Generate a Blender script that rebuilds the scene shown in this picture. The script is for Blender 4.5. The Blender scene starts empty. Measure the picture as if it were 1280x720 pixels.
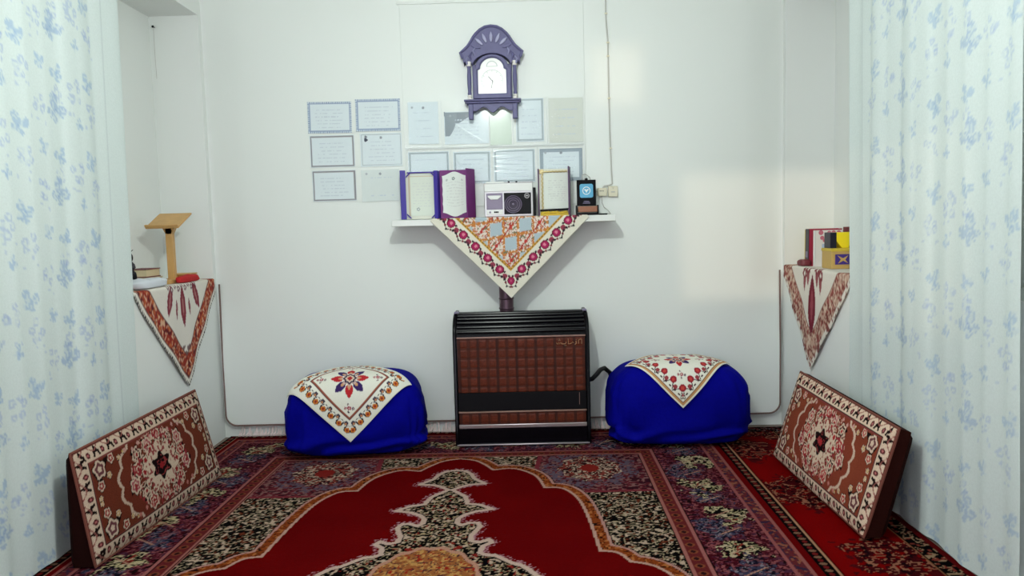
import bpy, math, random
import numpy as np
from mathutils import Vector, Matrix, Euler

random.seed(4)
SC = bpy.context.scene
COL = SC.collection

# ------------------------------------------------------------------ camera
cam_d = bpy.data.cameras.new('camera')
cam = bpy.data.objects.new('camera', cam_d)
COL.objects.link(cam)
SC.camera = cam
cam_d.sensor_width = 36.0
cam_d.lens = 36.0 * 924.0 / 1280.0
cam_d.clip_start = 0.02
_p, _y, _r = [math.radians(a) for a in (4.86, 0.63, 1.52)]
_fw = Vector((-math.sin(_y) * math.cos(_p), math.cos(_y) * math.cos(_p), -math.sin(_p)))
_rt = Vector((math.cos(_y), math.sin(_y), 0))
_up = _rt.cross(_fw)
_rt2 = _rt * math.cos(_r) - _up * math.sin(_r)
_up2 = _up * math.cos(_r) + _rt * math.sin(_r)
m = Matrix((_rt2, _up2, -_fw)).transposed().to_4x4()
m.translation = Vector((0, 0, 1.30))
cam.matrix_world = m

# ------------------------------------------------------------------ world, sun, lamp, exposure
world = bpy.data.worlds.new('world')
SC.world = world
world.use_nodes = True
bg = world.node_tree.nodes['Background']
bg.inputs[0].default_value = (0.88, 0.84, 1.0, 1)
bg.inputs[1].default_value = 7.0

sun_d = bpy.data.lights.new('sun', 'SUN')
sun_d.energy = 0.5
sun_d.color = (1.0, 0.80, 0.58)
sun_d.angle = math.radians(1.2)
sun = bpy.data.objects.new('sun', sun_d)
COL.objects.link(sun)
sun.rotation_euler = Vector((0.42, 1.0, -0.018)).to_track_quat('-Z', 'Y').to_euler()
sun.location = (-2, -6, 2)

LAMP = (-0.20, 2.08, 2.42)
lamp_d = bpy.data.lights.new('lamp_light', 'POINT')
lamp_d.energy = 83
lamp_d.color = (0.915, 1.0, 0.945)
lamp_d.shadow_soft_size = 0.05
lamp = bpy.data.objects.new('lamp_light', lamp_d)
COL.objects.link(lamp)
lamp.location = LAMP

vs = SC.view_settings
vs.view_transform = 'Standard'
vs.look = 'None'
vs.gamma = 1.0
vs.use_curve_mapping = False
vs.exposure = 0.0


# ------------------------------------------------------------------ helpers
def lin(c):
    c = np.asarray(c, float) / 255.0
    return np.where(c <= 0.04045, c / 12.92, ((c + 0.055) / 1.055) ** 2.4)


def S(r, g, b, k=1.0):
    v = np.clip(lin((r, g, b)) * k, 0, 0.95)
    return (float(v[0]), float(v[1]), float(v[2]))


def mat(name, color, rough=0.6, metal=0.0, spec=0.5, bump=0.0, bscale=40.0, var=0.0, coat=0.0, emit=None, sheen=0.0):
    m = bpy.data.materials.new(name)
    m.use_nodes = True
    nt = m.node_tree
    b = nt.nodes['Principled BSDF']
    b.inputs['Base Color'].default_value = (*color, 1)
    b.inputs['Roughness'].default_value = rough
    b.inputs['Metallic'].default_value = metal
    b.inputs['Specular IOR Level'].default_value = spec
    b.inputs['Coat Weight'].default_value = coat
    b.inputs['Sheen Weight'].default_value = sheen
    if bump or var:
        tc = nt.nodes.new('ShaderNodeTexCoord')
        nz = nt.nodes.new('ShaderNodeTexNoise')
        nz.inputs['Scale'].default_value = bscale
        nz.inputs['Detail'].default_value = 4
        nt.links.new(tc.outputs['Object'], nz.inputs['Vector'])
        if bump:
            bp = nt.nodes.new('ShaderNodeBump')
            bp.inputs['Strength'].default_value = bump
            bp.inputs['Distance'].default_value = 0.004
            nt.links.new(nz.outputs[0], bp.inputs['Height'])
            nt.links.new(bp.outputs[0], b.inputs['Normal'])
        if var:
            mx = nt.nodes.new('ShaderNodeMix')
            mx.data_type = 'RGBA'
            mx.inputs['A'].default_value = (*[c * (1 - var) for c in color], 1)
            mx.inputs['B'].default_value = (*[min(1, c * (1 + var)) for c in color], 1)
            nt.links.new(nz.outputs[0], mx.inputs['Factor'])
            nt.links.new(mx.outputs['Result'], b.inputs['Base Color'])
    if emit:
        b.inputs['Emission Color'].default_value = (*color, 1)
        b.inputs['Emission Strength'].default_value = emit
    return m


def vmat(name, rough=0.8, bump=0.3, bscale=300.0, spec=0.3, fuzz=0.25, trans=0.0, bdist=0.002, weave=False):
    """material whose colour is the pattern woven or printed on the thing (attribute Col), with fine thread noise"""
    m = bpy.data.materials.new(name)
    m.use_nodes = True
    nt = m.node_tree
    b = nt.nodes['Principled BSDF']
    b.inputs['Roughness'].default_value = rough
    b.inputs['Specular IOR Level'].default_value = spec
    at = nt.nodes.new('ShaderNodeAttribute')
    at.attribute_name = 'Col'
    tc = nt.nodes.new('ShaderNodeTexCoord')
    nz = nt.nodes.new('ShaderNodeTexNoise')
    nz.inputs['Scale'].default_value = bscale
    nz.inputs['Detail'].default_value = 3
    nt.links.new(tc.outputs['Object'], nz.inputs['Vector'])
    mr = nt.nodes.new('ShaderNodeMapRange')
    mr.inputs['From Min'].default_value = 0.3
    mr.inputs['From Max'].default_value = 0.7
    mr.inputs['To Min'].default_value = 1 - fuzz
    mr.inputs['To Max'].default_value = 1 + fuzz
    nt.links.new(nz.outputs[0], mr.inputs['Value'])
    vm = nt.nodes.new('ShaderNodeVectorMath')
    vm.operation = 'SCALE'
    nt.links.new(at.outputs['Color'], vm.inputs[0])
    nt.links.new(mr.outputs[0], vm.inputs['Scale'])
    nt.links.new(vm.outputs[0], b.inputs['Base Color'])
    bp = nt.nodes.new('ShaderNodeBump')
    bp.inputs['Strength'].default_value = bump
    bp.inputs['Distance'].default_value = bdist
    nt.links.new(nz.outputs[0], bp.inputs['Height'])
    nt.links.new(bp.outputs[0], b.inputs['Normal'])
    if trans > 0:
        tr = nt.nodes.new('ShaderNodeBsdfTranslucent')
        nt.links.new(vm.outputs[0], tr.inputs['Color'])
        ms = nt.nodes.new('ShaderNodeMixShader')
        ms.inputs[0].default_value = trans
        out = nt.nodes['Material Output']
        nt.links.new(b.outputs[0], ms.inputs[1])
        nt.links.new(tr.outputs[0], ms.inputs[2])
        nt.links.new(ms.outputs[0], out.inputs['Surface'])
    return m


def origin_of(o):
    v = Vector((0, 0, 0))
    while o is not None:
        v += o.location
        o = o.parent
    return v


def tag(o, label=None, cat=None, group=None, kind=None):
    if label:
        o['label'] = label
    if cat:
        o['category'] = cat
    if group:
        o['group'] = group
    if kind:
        o['kind'] = kind
    return o


def thing(name, label, cat, loc, group=None, rot=(0, 0, 0)):
    o = bpy.data.objects.new(name, None)
    o.empty_display_size = 0.1
    COL.objects.link(o)
    o.location = loc
    o.rotation_euler = rot
    return tag(o, label, cat, group)


def link_mesh(name, me, material, parent=None, loc=None):
    """me is in world coordinates; moved so its origin is the parent's (or loc)"""
    o = bpy.data.objects.new(name, me)
    COL.objects.link(o)
    if material is not None:
        me.materials.append(material)
    if parent is not None:
        o.parent = parent
        off = origin_of(parent)
    else:
        off = Vector(loc) if loc is not None else Vector((0, 0, 0))
        o.location = off
    if off.length > 0:
        me.transform(Matrix.Translation(-off))
    return o


class MB:
    def __init__(self):
        self.v = []
        self.f = []

    def add(self, verts, faces):
        n = len(self.v)
        self.v += [tuple(p) for p in verts]
        self.f += [tuple(i + n for i in f) for f in faces]
        return self

    def box(self, x0, x1, y0, y1, z0, z1, rot=None, piv=None):
        vs_ = [(x, y, z) for x in (x0, x1) for y in (y0, y1) for z in (z0, z1)]
        if rot is not None:
            R = rot if isinstance(rot, Matrix) else Euler(rot).to_matrix()
            c = Vector(piv) if piv else Vector(((x0 + x1) / 2, (y0 + y1) / 2, (z0 + z1) / 2))
            vs_ = [tuple(R @ (Vector(p) - c) + c) for p in vs_]
        return self.add(vs_, [(0, 1, 3, 2), (4, 6, 7, 5), (0, 4, 5, 1), (2, 3, 7, 6), (0, 2, 6, 4), (1, 5, 7, 3)])

    def prism(self, poly, axis, a0, a1):
        """poly of 2-D points; axis 'x': (y,z), 'y': (x,z), 'z': (x,y)"""
        n = len(poly)

        def P(p, a):
            return {'x': (a, p[0], p[1]), 'y': (p[0], a, p[1]), 'z': (p[0], p[1], a)}[axis]
        vs_ = [P(p, a0) for p in poly] + [P(p, a1) for p in poly]
        fs = [tuple(range(n)), tuple(range(2 * n - 1, n - 1, -1))]
        fs += [(i, i + n, (i + 1) % n + n, (i + 1) % n) for i in range(n)]
        return self.add(vs_, fs)

    def ring(self, outer, inner, axis, a0, a1):
        """frame between two outlines of equal point count"""
        n = len(outer)

        def P(p, a):
            return {'x': (a, p[0], p[1]), 'y': (p[0], a, p[1]), 'z': (p[0], p[1], a)}[axis]
        vs_ = [P(p, a0) for p in outer] + [P(p, a0) for p in inner] + [P(p, a1) for p in outer] + [P(p, a1) for p in inner]
        fs = []
        for i in range(n):
            j = (i + 1) % n
            fs += [(i, j, n + j, n + i), (2 * n + i, 3 * n + i, 3 * n + j, 2 * n + j), (i, 2 * n + i, 2 * n + j, j), (n + i, n + j, 3 * n + j, 3 * n + i)]
        return self.add(vs_, fs)

    def tube(self, pts, r, n=10, closed=False):
        pts = [Vector(p) for p in pts]
        k = len(pts)
        rs = r if isinstance(r, (list, tuple)) else [r] * k
        vs_ = []
        prev = None
        for i, p in enumerate(pts):
            if closed:
                t = pts[(i + 1) % k] - pts[i - 1]
            else:
                t = pts[min(i + 1, k - 1)] - pts[max(i - 1, 0)]
            t.normalize()
            if prev is None:
                a = t.orthogonal().normalized()
            else:
                a = prev - t * prev.dot(t)
                a = a.normalized() if a.length > 1e-6 else t.orthogonal().normalized()
            prev = a
            b = t.cross(a)
            for j in range(n):
                w = 2 * math.pi * j / n
                vs_.append(p + (a * math.cos(w) + b * math.sin(w)) * rs[i])
        fs = []
        for i in range(k if closed else k - 1):
            for j in range(n):
                i2 = (i + 1) % k
                fs.append((i * n + j, i * n + (j + 1) % n, i2 * n + (j + 1) % n, i2 * n + j))
        if not closed:
            fs += [tuple(range(n - 1, -1, -1)), tuple(range((k - 1) * n, k * n))]
        return self.add(vs_, fs)

    def lathe(self, prof, c, axis='z', n=24):
        """prof: (radius, height) list, closed at both ends"""
        vs_ = []
        for r, h in prof:
            for j in range(n):
                w = 2 * math.pi * j / n
                a, b = r * math.cos(w), r * math.sin(w)
                d = {'z': (a, b, h), 'y': (a, h, b), 'x': (h, a, b)}[axis]
                vs_.append((c[0] + d[0], c[1] + d[1], c[2] + d[2]))
        k = len(prof)
        fs = [(i * n + j, i * n + (j + 1) % n, (i + 1) * n + (j + 1) % n, (i + 1) * n + j) for i in range(k - 1) for j in range(n)]
        fs += [tuple(range(n - 1, -1, -1)), tuple(range((k - 1) * n, k * n))]
        return self.add(vs_, fs)

    def ball(self, c, r, n=14, k=8):
        rx, ry, rz = r if isinstance(r, (tuple, list)) else (r, r, r)
        prof = [(max(math.sin(math.pi * i / k), 0.02), -math.cos(math.pi * i / k)) for i in range(k + 1)]
        s = len(self.v)
        self.lathe(prof, (0, 0, 0), 'z', n)
        for i in range(s, len(self.v)):
            x, y, z = self.v[i]
            self.v[i] = (c[0] + x * rx, c[1] + y * ry, c[2] + z * rz)
        return self

    def build(self, name, material, parent=None, loc=None, bevel=0.0, segs=2, smooth=True, angle=35):
        me = bpy.data.meshes.new(name)
        me.from_pydata(self.v, [], self.f)
        import bmesh
        bm = bmesh.new()
        bm.from_mesh(me)
        bmesh.ops.recalc_face_normals(bm, faces=bm.faces)
        bm.to_mesh(me)
        bm.free()
        if smooth:
            me.shade_smooth()
            me.set_sharp_from_angle(angle=math.radians(angle))
        o = link_mesh(name, me, material, parent, loc)
        if bevel:
            md = o.modifiers.new('bevel', 'BEVEL')
            md.width = bevel
            md.segments = segs
            md.limit_method = 'ANGLE'
            md.angle_limit = math.radians(40)
        return o


def grid(name, P, C, material, parent=None, loc=None, wrap=False, thick=0.0):
    """sheet of (n, m, 3) points with (n, m, 3) linear colours"""
    n, k = P.shape[:2]
    me = bpy.data.meshes.new(name)
    idx = np.arange(n * k).reshape(n, k)
    if wrap:
        a, b = idx[:-1, :], idx[1:, :]
        q = np.stack([a, np.roll(a, -1, 1), np.roll(b, -1, 1), b], -1).reshape(-1, 4)
    else:
        q = np.stack([idx[:-1, :-1], idx[:-1, 1:], idx[1:, 1:], idx[1:, :-1]], -1).reshape(-1, 4)
    me.vertices.add(n * k)
    me.vertices.foreach_set('co', P.reshape(-1).astype(np.float32))
    me.loops.add(q.size)
    me.loops.foreach_set('vertex_index', q.reshape(-1).astype(np.int32))
    me.polygons.add(len(q))
    me.polygons.foreach_set('loop_start', np.arange(0, q.size, 4, dtype=np.int32))
    me.polygons.foreach_set('loop_total', np.full(len(q), 4, dtype=np.int32))
    me.update(calc_edges=True)
    if C is not None:
        ca = me.color_attributes.new('Col', 'FLOAT_COLOR', 'POINT')
        rgba = np.ones((n * k, 4), np.float32)
        rgba[:, :3] = np.clip(C.reshape(-1, 3), 0, 0.95)
        ca.data.foreach_set('color', rgba.reshape(-1))
    me.shade_smooth()
    o = link_mesh(name, me, material, parent, loc)
    if thick:
        md = o.modifiers.new('thickness', 'SOLIDIFY')
        md.thickness = thick
        md.offset = 0
    return o


# ---- pattern drawing in numpy: colours of woven and printed cloth
_tabs = {}


def vn(x, y, seed=0):
    if seed not in _tabs:
        _tabs[seed] = np.random.RandomState(seed + 11).rand(256, 256)
    t = _tabs[seed]
    xi = np.floor(x).astype(int)
    yi = np.floor(y).astype(int)
    fx, fy = x - xi, y - yi
    fx = fx * fx * (3 - 2 * fx)
    fy = fy * fy * (3 - 2 * fy)
    a, b = t[xi % 256, yi % 256], t[(xi + 1) % 256, yi % 256]
    c, d = t[xi % 256, (yi + 1) % 256], t[(xi + 1) % 256, (yi + 1) % 256]
    return (a * (1 - fx) + b * fx) * (1 - fy) + (c * (1 - fx) + d * fx) * fy


def sdist(X, Y, poly):
    """signed distance to a closed outline, positive inside"""
    d = np.full(X.shape, 9.0)
    ins = np.zeros(X.shape, bool)
    n = len(poly)
    for i in range(n):
        x0, y0 = poly[i]
        x1, y1 = poly[(i + 1) % n]
        dx, dy = x1 - x0, y1 - y0
        L = dx * dx + dy * dy + 1e-12
        t = np.clip(((X - x0) * dx + (Y - y0) * dy) / L, 0, 1)
        d = np.minimum(d, np.hypot(X - x0 - t * dx, Y - y0 - t * dy))
        cr = (y0 > Y) != (y1 > Y)
        if dy != 0:
            ins ^= cr & (X < dx * (Y - y0) / dy + x0)
    return np.where(ins, d, -d)


class Canvas:
    def __init__(self, X, Y, base):
        self.X, self.Y = X, Y
        self.C = np.empty(X.shape + (3,))
        self.C[:] = base

    def window(self, cx, cy, r):
        """the part of a regular canvas round a motif, drawn in place"""
        j0, j1 = np.searchsorted(self.X[0], (cx - r, cx + r))
        i0, i1 = np.searchsorted(self.Y[:, 0], (cy - r, cy + r))
        w = Canvas.__new__(Canvas)
        sl = (slice(i0, i1), slice(j0, j1))
        w.X, w.Y, w.C = self.X[sl], self.Y[sl], self.C[sl]
        return w

    def fill(self, mask, c, a=1.0):
        if np.isscalar(a):
            self.C[mask] = self.C[mask] * (1 - a) + np.array(c) * a
        else:
            w = (mask * a)[..., None]
            self.C[...] = self.C * (1 - w) + np.array(c) * w
        return self

    def polar(self, cx, cy, ang=0.0, sx=1.0, sy=1.0):
        dx, dy = (self.X - cx) / sx, (self.Y - cy) / sy
        return np.hypot(dx, dy), np.arctan2(dy, dx) + ang

    def rose(self, cx, cy, r, cols, lob=6, ang=0.0):
        """lobed flower: list of (relative radius, colour) from outside in"""
        d, t = self.polar(cx, cy, ang)
        near = d < r * 1.4
        if not near.any():
            return self
        dd = d / (r * (1 + 0.14 * np.cos(lob * t)))
        for k, c in cols:
            self.fill(dd < k, c)
        return self

    def leaf(self, cx, cy, L, w, ang, c):
        dx, dy = self.X - cx, self.Y - cy
        u = dx * math.cos(ang) + dy * math.sin(ang)
        v = -dx * math.sin(ang) + dy * math.cos(ang)
        s = np.clip(1 - (u / (L / 2)) ** 2, 0, 1)
        return self.fill((np.abs(u) < L / 2) & (np.abs(v) < w / 2 * s), c)

    def line(self, pts, w, c):
        for (x0, y0), (x1, y1) in zip(pts[:-1], pts[1:]):
            dx, dy = x1 - x0, y1 - y0
            t = np.clip(((self.X - x0) * dx + (self.Y - y0) * dy) / (dx * dx + dy * dy + 1e-12), 0, 1)
            self.fill(np.hypot(self.X - x0 - t * dx, self.Y - y0 - t * dy) < w / 2, c)
        return self

    def poly(self, pts, c):
        return self.fill(sdist(self.X, self.Y, pts) > 0, c)


def speck(X, Y, s, seed):
    """scrolling floral speckle: three fields in 0..1"""
    wx = 1.6 * (vn(X / (2.2 * s), Y / (2.2 * s), seed + 5) - .5)
    wy = 1.6 * (vn(X / (2.2 * s) + 50, Y / (2.2 * s), seed + 6) - .5)
    a = vn(X / s + wx, Y / s + wy, seed)
    b = vn(X / (s * 0.8) + wy, Y / (s * 0.8) + wx, seed + 1)
    c = vn(X / (s * 0.9) + 31, Y / (s * 0.9), seed + 2)
    return a, b, c


class Canvas:
    def __init__(self, X, Y, base):
        self.X, self.Y = X, Y
        self.C = np.empty(X.shape + (3,))
        self.C[:] = base

    def window(self, cx, cy, r):
        """the part of a regular canvas round a motif, drawn in place"""
        j0, j1 = np.searchsorted(self.X[0], (cx - r, cx + r))
        i0, i1 = np.searchsorted(self.Y[:, 0], (cy - r, cy + r))
        w = Canvas.__new__(Canvas)
        sl = (slice(i0, i1), slice(j0, j1))
        w.X, w.Y, w.C = self.X[sl], self.Y[sl], self.C[sl]
        return w

    def fill(self, mask, c, a=1.0):
        if np.isscalar(a):
            self.C[mask] = self.C[mask] * (1 - a) + np.array(c) * a
        else:
            w = (mask * a)[..., None]
            self.C[...] = self.C * (1 - w) + np.array(c) * w
        return self

    def polar(self, cx, cy, ang=0.0, sx=1.0, sy=1.0):
        dx, dy = (self.X - cx) / sx, (self.Y - cy) / sy
        return np.hypot(dx, dy), np.arctan2(dy, dx) + ang

    def rose(self, cx, cy, r, cols, lob=6, ang=0.0):
        """lobed flower: list of (relative radius, colour) from outside in"""
        d, t = self.polar(cx, cy, ang)
        near = d < r * 1.4
        if not near.any():
            return self
        dd = d / (r * (1 + 0.14 * np.cos(lob * t)))
        for k, c in cols:
            self.fill(dd < k, c)
        return self

    def leaf(self, cx, cy, L, w, ang, c):
        dx, dy = self.X - cx, self.Y - cy
        u = dx * math.cos(ang) + dy * math.sin(ang)
        v = -dx * math.sin(ang) + dy * math.cos(ang)
        s = np.clip(1 - (u / (L / 2)) ** 2, 0, 1)
        return self.fill((np.abs(u) < L / 2) & (np.abs(v) < w / 2 * s), c)

    def line(self, pts, w, c):
        for (x0, y0), (x1, y1) in zip(pts[:-1], pts[1:]):
            dx, dy = x1 - x0, y1 - y0
            t = np.clip(((self.X - x0) * dx + (self.Y - y0) * dy) / (dx * dx + dy * dy + 1e-12), 0, 1)
            self.fill(np.hypot(self.X - x0 - t * dx, self.Y - y0 - t * dy) < w / 2, c)
        return self

    def poly(self, pts, c):
        return self.fill(sdist(self.X, self.Y, pts) > 0, c)


def speck(X, Y, s, seed):
    """scrolling floral speckle: three fields in 0..1"""
    w = 0.4 * s
    a = vn(X / s + 3 * vn(X / (3 * s), Y / (3 * s), seed + 5), Y / s, seed)
    b = vn(X / (s * 0.8), Y / (s * 0.8), seed + 1)
    c = vn(X / (s * 0.9) + 31, Y / (s * 0.9), seed + 2)
    return a, b, c


# ------------------------------------------------------------------ materials
M = {}
M['wall'] = mat('white_wall_paint', S(236, 239, 236), rough=0.5, spec=0.35, bump=0.05, bscale=9)
M['panel'] = mat('white_wall_sheet', S(236, 240, 236), rough=0.42, spec=0.4, bump=0.05, bscale=5)
M['ceil'] = mat('ceiling_paint', S(240, 242, 240), rough=0.7)
M['floor'] = mat('floor_tile', S(120, 105, 95), rough=0.5, var=0.1, bscale=6)
M['shelf'] = mat('white_gloss_paint', S(232, 234, 230), rough=0.3)
M['black'] = mat('black_enamel', S(7, 6, 12), rough=0.25, spec=0.16)
M['black_matte'] = mat('black_plastic', S(9, 8, 14), rough=0.5, spec=0.2)
M['silver'] = mat('silver_trim', S(200, 190, 195), rough=0.3, metal=0.85)
M['clock'] = mat('glossy_violet_lacquer', S(94, 91, 134), rough=0.5, spec=0.5, coat=0.0, var=0.15, bscale=30)
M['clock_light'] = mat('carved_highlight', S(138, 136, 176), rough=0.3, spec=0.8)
M['dial'] = mat('white_dial', S(245, 246, 240), rough=0.25)
M['cap'] = mat('pearly_cap', S(235, 230, 225), rough=0.25)
M['wood'] = mat('honey_wood', S(205, 160, 98), rough=0.45, var=0.15, bscale=25)
M['cable'] = mat('grey_cable', S(190, 188, 182), rough=0.5)
M['ivory'] = mat('ivory_plastic', S(226, 220, 196), rough=0.35)
M['fringe'] = mat('cotton_fringe', S(232, 214, 212), rough=0.9)

# ------------------------------------------------------------------ room shell
WY = 4.60
XL, XR = -1.90, 1.63


def struct(o):
    o['kind'] = 'structure'
    return o


struct(MB().box(-2.6, 2.4, -0.95, 4.9, -0.15, 0).build('floor', M['floor'], smooth=False))
struct(MB().box(-2.6, 2.4, -0.95, 4.9, 2.95, 3.1).build('ceiling', M['ceil'], smooth=False))
struct(MB().box(-2.6, 2.4, WY, 4.9, 0, 2.95).build('wall_back', M['wall'], smooth=False))
wl = MB()
wl.box(-2.6, XL, -0.65, WY, 0, 1.015)
wl.box(-2.6, XL, -0.65, WY, 2.61, 2.95)
wl.box(-2.6, XL, 4.56, WY, 1.015, 2.61)
wl.box(-2.6, XL, -0.65, 1.3, 1.015, 2.61)
wl.box(-2.6, -2.2, 1.3, 4.56, 1.015, 2.61)
struct(wl.build('wall_left', M['wall'], smooth=False))
wr = MB()
wr.box(XR, 2.4, -0.65, WY, 0, 1.01)
wr.box(XR, 2.4, -0.65, WY, 2.61, 2.95)
wr.box(XR, 2.4, 4.56, WY, 1.01, 2.61)
wr.box(XR, 2.4, -0.65, 1.3, 1.01, 2.61)
wr.box(1.93, 2.4, 1.3, 4.56, 1.01, 2.61)
struct(wr.build('wall_right', M['wall'], smooth=False))
# wall behind the camera with the window the low sun comes through
W0, W1, Z0, Z1 = -1.32, 0.22, 0.90, 1.68
T0, T1, TZ0, TZ1 = -1.86, -1.42, 2.10, 2.46
wf = MB()
wf.box(-2.6, 2.4, -0.95, -0.65, 0, Z0)
wf.box(-2.6, W0, -0.95, -0.65, Z0, Z1)
wf.box(W1, 2.4, -0.95, -0.65, Z0, Z1)
wf.box(-2.6, 2.4, -0.95, -0.65, Z1, TZ0)
wf.box(-2.6, T0, -0.95, -0.65, TZ0, TZ1)
wf.box(T1, 2.4, -0.95, -0.65, TZ0, TZ1)
wf.box(-2.6, 2.4, -0.95, -0.65, TZ1, 2.95)
struct(wf.build('wall_front', M['wall'], smooth=False))

# white sheet covering the back wall, standing proud of it, rounded lower corners
def rrect(x0, x1, z0, z1, r, n=8, top=True):
    pts = []
    for cx, cz, a0 in ((x1 - r, z0 + r, -90), (x1 - r, z1 - r, 0), (x0 + r, z1 - r, 90), (x0 + r, z0 + r, 180)):
        for i in range(n + 1):
            a = math.radians(a0 + 90 * i / n)
            pts.append((cx + r * math.cos(a), cz + r * math.sin(a)))
    return pts


def wall_sheet():
    """lies flat on the wall at the top, stands off it towards its free lower corners"""
    x0, x1, z0, z1, r = -1.875, 1.607, 0.088, 2.93, 0.065
    a = np.concatenate([[0, 0], np.linspace(0, .12, 14), np.linspace(.13, .87, 30), np.linspace(.88, 1, 14), [1, 1]])
    z = np.concatenate([[z0, z0], z0 + r * (1 - np.cos(np.linspace(0, np.pi / 2, 10))), np.linspace(z0 + r + .02, z1, 60)])
    Ag, Zg = np.meshgrid(a, z)
    k = np.clip((z0 + r - Zg) / r, 0, 1)
    ins = r * (1 - np.sqrt(np.clip(1 - k * k, 0, 1)))
    X = (x0 + ins) + (x1 - x0 - 2 * ins) * Ag
    ed = np.minimum(Ag, 1 - Ag) * (x1 - x0)
    t = np.clip((Zg - .45) / .6, 0, 1)
    t = t * t * (3 - 2 * t)
    g = np.clip(1 - ed / .22, 0, 1)
    Y = 4.572 + .0265 * t * g * g * (3 - 2 * g)
    skirt = (np.arange(len(a))[None, :] == 0) | (np.arange(len(a))[None, :] == len(a) - 1) | (np.arange(len(z))[:, None] == 0)
    Y = np.where(skirt, 4.60, Y)
    P = np.stack([X, Y, Zg], -1)
    o = grid('trim_1', P, None, M['panel'])
    o.data.set_sharp_from_angle(angle=math.radians(50))
    return o


sheet = struct(wall_sheet())
M['strip'] = mat('brown_edge_strip', S(124, 98, 92), rough=0.8)
bp_ = [(-1.879, 4.588, .98), (-1.879, 4.578, .7)] + [(-1.879, 4.574, .4)] + [(-1.81 - .069 * math.cos(a), 4.573, .150 - .069 * math.sin(a)) for a in np.linspace(0, math.pi / 2, 8)]
bp_ += [(1.542 + .069 * math.sin(a), 4.573, .150 - .069 * math.cos(a)) for a in np.linspace(0, math.pi / 2, 8)] + [(1.611, 4.574, .4), (1.611, 4.578, .7), (1.611, 4.588, .98)]
bd0 = MB().tube(bp_, 0.005, 8).build('edge_strip', M['strip'], sheet)  # thin brown line along the sheet's bottom and part way up both sides
bd0['label'] = 'brown binding along the lower edge of the sheet'
# thin boarded panel behind the clock
struct(MB().box(-0.685, 0.422, 4.5665, 4.573, 1.42, 2.637).build('trim_2', M['panel'], bevel=0.002))
struct(MB().box(-0.70, 0.43, 4.563, 4.573, 2.637, 2.652).build('trim_3', M['panel'], bevel=0.003))

# ------------------------------------------------------------------ big rug
def deepen(C, k=0.62, g=1.12):
    """deeper dye: lower value and a little more contrast over the whole rug"""
    return k * np.clip(C, 0, 1) ** g


CREAM = S(205, 180, 160)
BLK = S(14, 9, 12)
RED = S(112, 2, 8)
MAR = S(88, 22, 36)
PINK = S(150, 92, 92)
ORA = S(150, 74, 36)
BLU = S(74, 76, 112)

RX, RY, RROT = -0.37, 3.3, 0.022
us = np.arange(-1.51, 1.5301, 0.005)
vsr = np.concatenate([np.arange(0.55, 2.3, 0.025), np.arange(2.3, 4.5501, 0.005)])
U, V = np.meshgrid(us, vsr)
A = np.abs(U)
c = Canvas(U, V, RED)
# subtle worn tone in the red field
c.fill(np.ones_like(U, bool), S(128, 10, 10), 0.5 * vn(U * 6, V * 6, 3))
half = [(0.0, 3.99), (0.085, 3.96), (0.14, 3.885), (0.19, 3.79), (0.285, 3.82), (0.355, 3.775), (0.423, 3.68), (0.455, 3.517), (0.547, 3.52),
        (0.612, 3.38), (0.64, 3.17), (0.663, 2.805), (0.735, 2.795), (0.772, 2.71), (0.854, 2.683), (0.92, 2.58), (0.95, 2.40)]
def soften(pts, cusps, times=2):
    """round a line of points off, leaving the named points sharp"""
    keep = [(p, i in cusps) for i, p in enumerate(pts)]
    for _ in range(times):
        o = [keep[0]]
        for (p, a), (q, b) in zip(keep[:-1], keep[1:]):
            o.append(((p[0] * .75 + q[0] * .25, p[1] * .75 + q[1] * .25), False))
            o.append(((p[0] * .25 + q[0] * .75, p[1] * .25 + q[1] * .75), False))
            if b:
                o.append((q, True))
        o.append(keep[-1])
        keep = o
    return [p for p, _ in keep]


half = soften(half, {3, 7, 11, 13})
fl = half + [(x, 2 * 2.4 - y) for x, y in half[::-1][1:]]
field = fl + [(-x, y) for x, y in fl[::-1]]
d = sdist(U, V, field)
out = d < 0
sa, sb, sc_ = speck(U, V, 0.0145, 1)
# dark floral ground outside the scallops
c.fill(out, BLK)
c.fill(out & (np.abs(sa - 0.5) < 0.06), S(178, 160, 132))
c.fill(out & (sb > 0.70), CREAM)
c.fill(out & (sc_ > 0.80), S(120, 60, 40))
# rosette boxes in the corners
box_ = out & (A > 0.43) & (V > 3.46) & (A < 0.985)
c.fill(box_, S(116, 48, 58))
c.fill(box_ & (sb > 0.55), S(150, 108, 106))
c.fill(box_ & (sa > 0.62), S(70, 30, 42))
for sgn in (-1, 1):
    dd, tt = c.polar(sgn * 0.70, 3.80, 0, 1.0, 1.15)
    w = dd * (1 + 0.07 * np.cos(9 * tt))
    c.fill(box_ & (w < 0.245) & (w > 0.16) & (sc_ > 0.52), S(112, 96, 112))
    c.fill(box_ & (w < 0.16), S(60, 26, 32))
    c.fill(box_ & (w < 0.16) & (np.abs(sa - .5) < .13), CREAM)
    c.fill(box_ & (w < 0.16) & (sb > .66), S(150, 70, 62))
    c.fill(box_ & (w < 0.05), S(150, 50, 44))
edge = out & (((np.abs(V - 3.46) < 0.012) & (A > 0.43)) | ((np.abs(A - 0.43 - 0.1 * (V - 3.9)) < 0.013) & (V > 3.46)))
c.fill(edge, S(140, 60, 70))
# scallop band
c.fill(out & (d > -0.070), BLK)
c.fill(out & (d > -0.066), S(196, 150, 140))
c.fill(out & (d > -0.053), ORA)
c.fill(out & (d > -0.053) & (np.abs(sa - 0.5) < 0.06), S(40, 22, 18))
c.fill(out & (d > -0.053) & (sb > 0.72), S(190, 120, 70))
c.fill(out & (d > -0.014), S(205, 165, 150))
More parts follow.
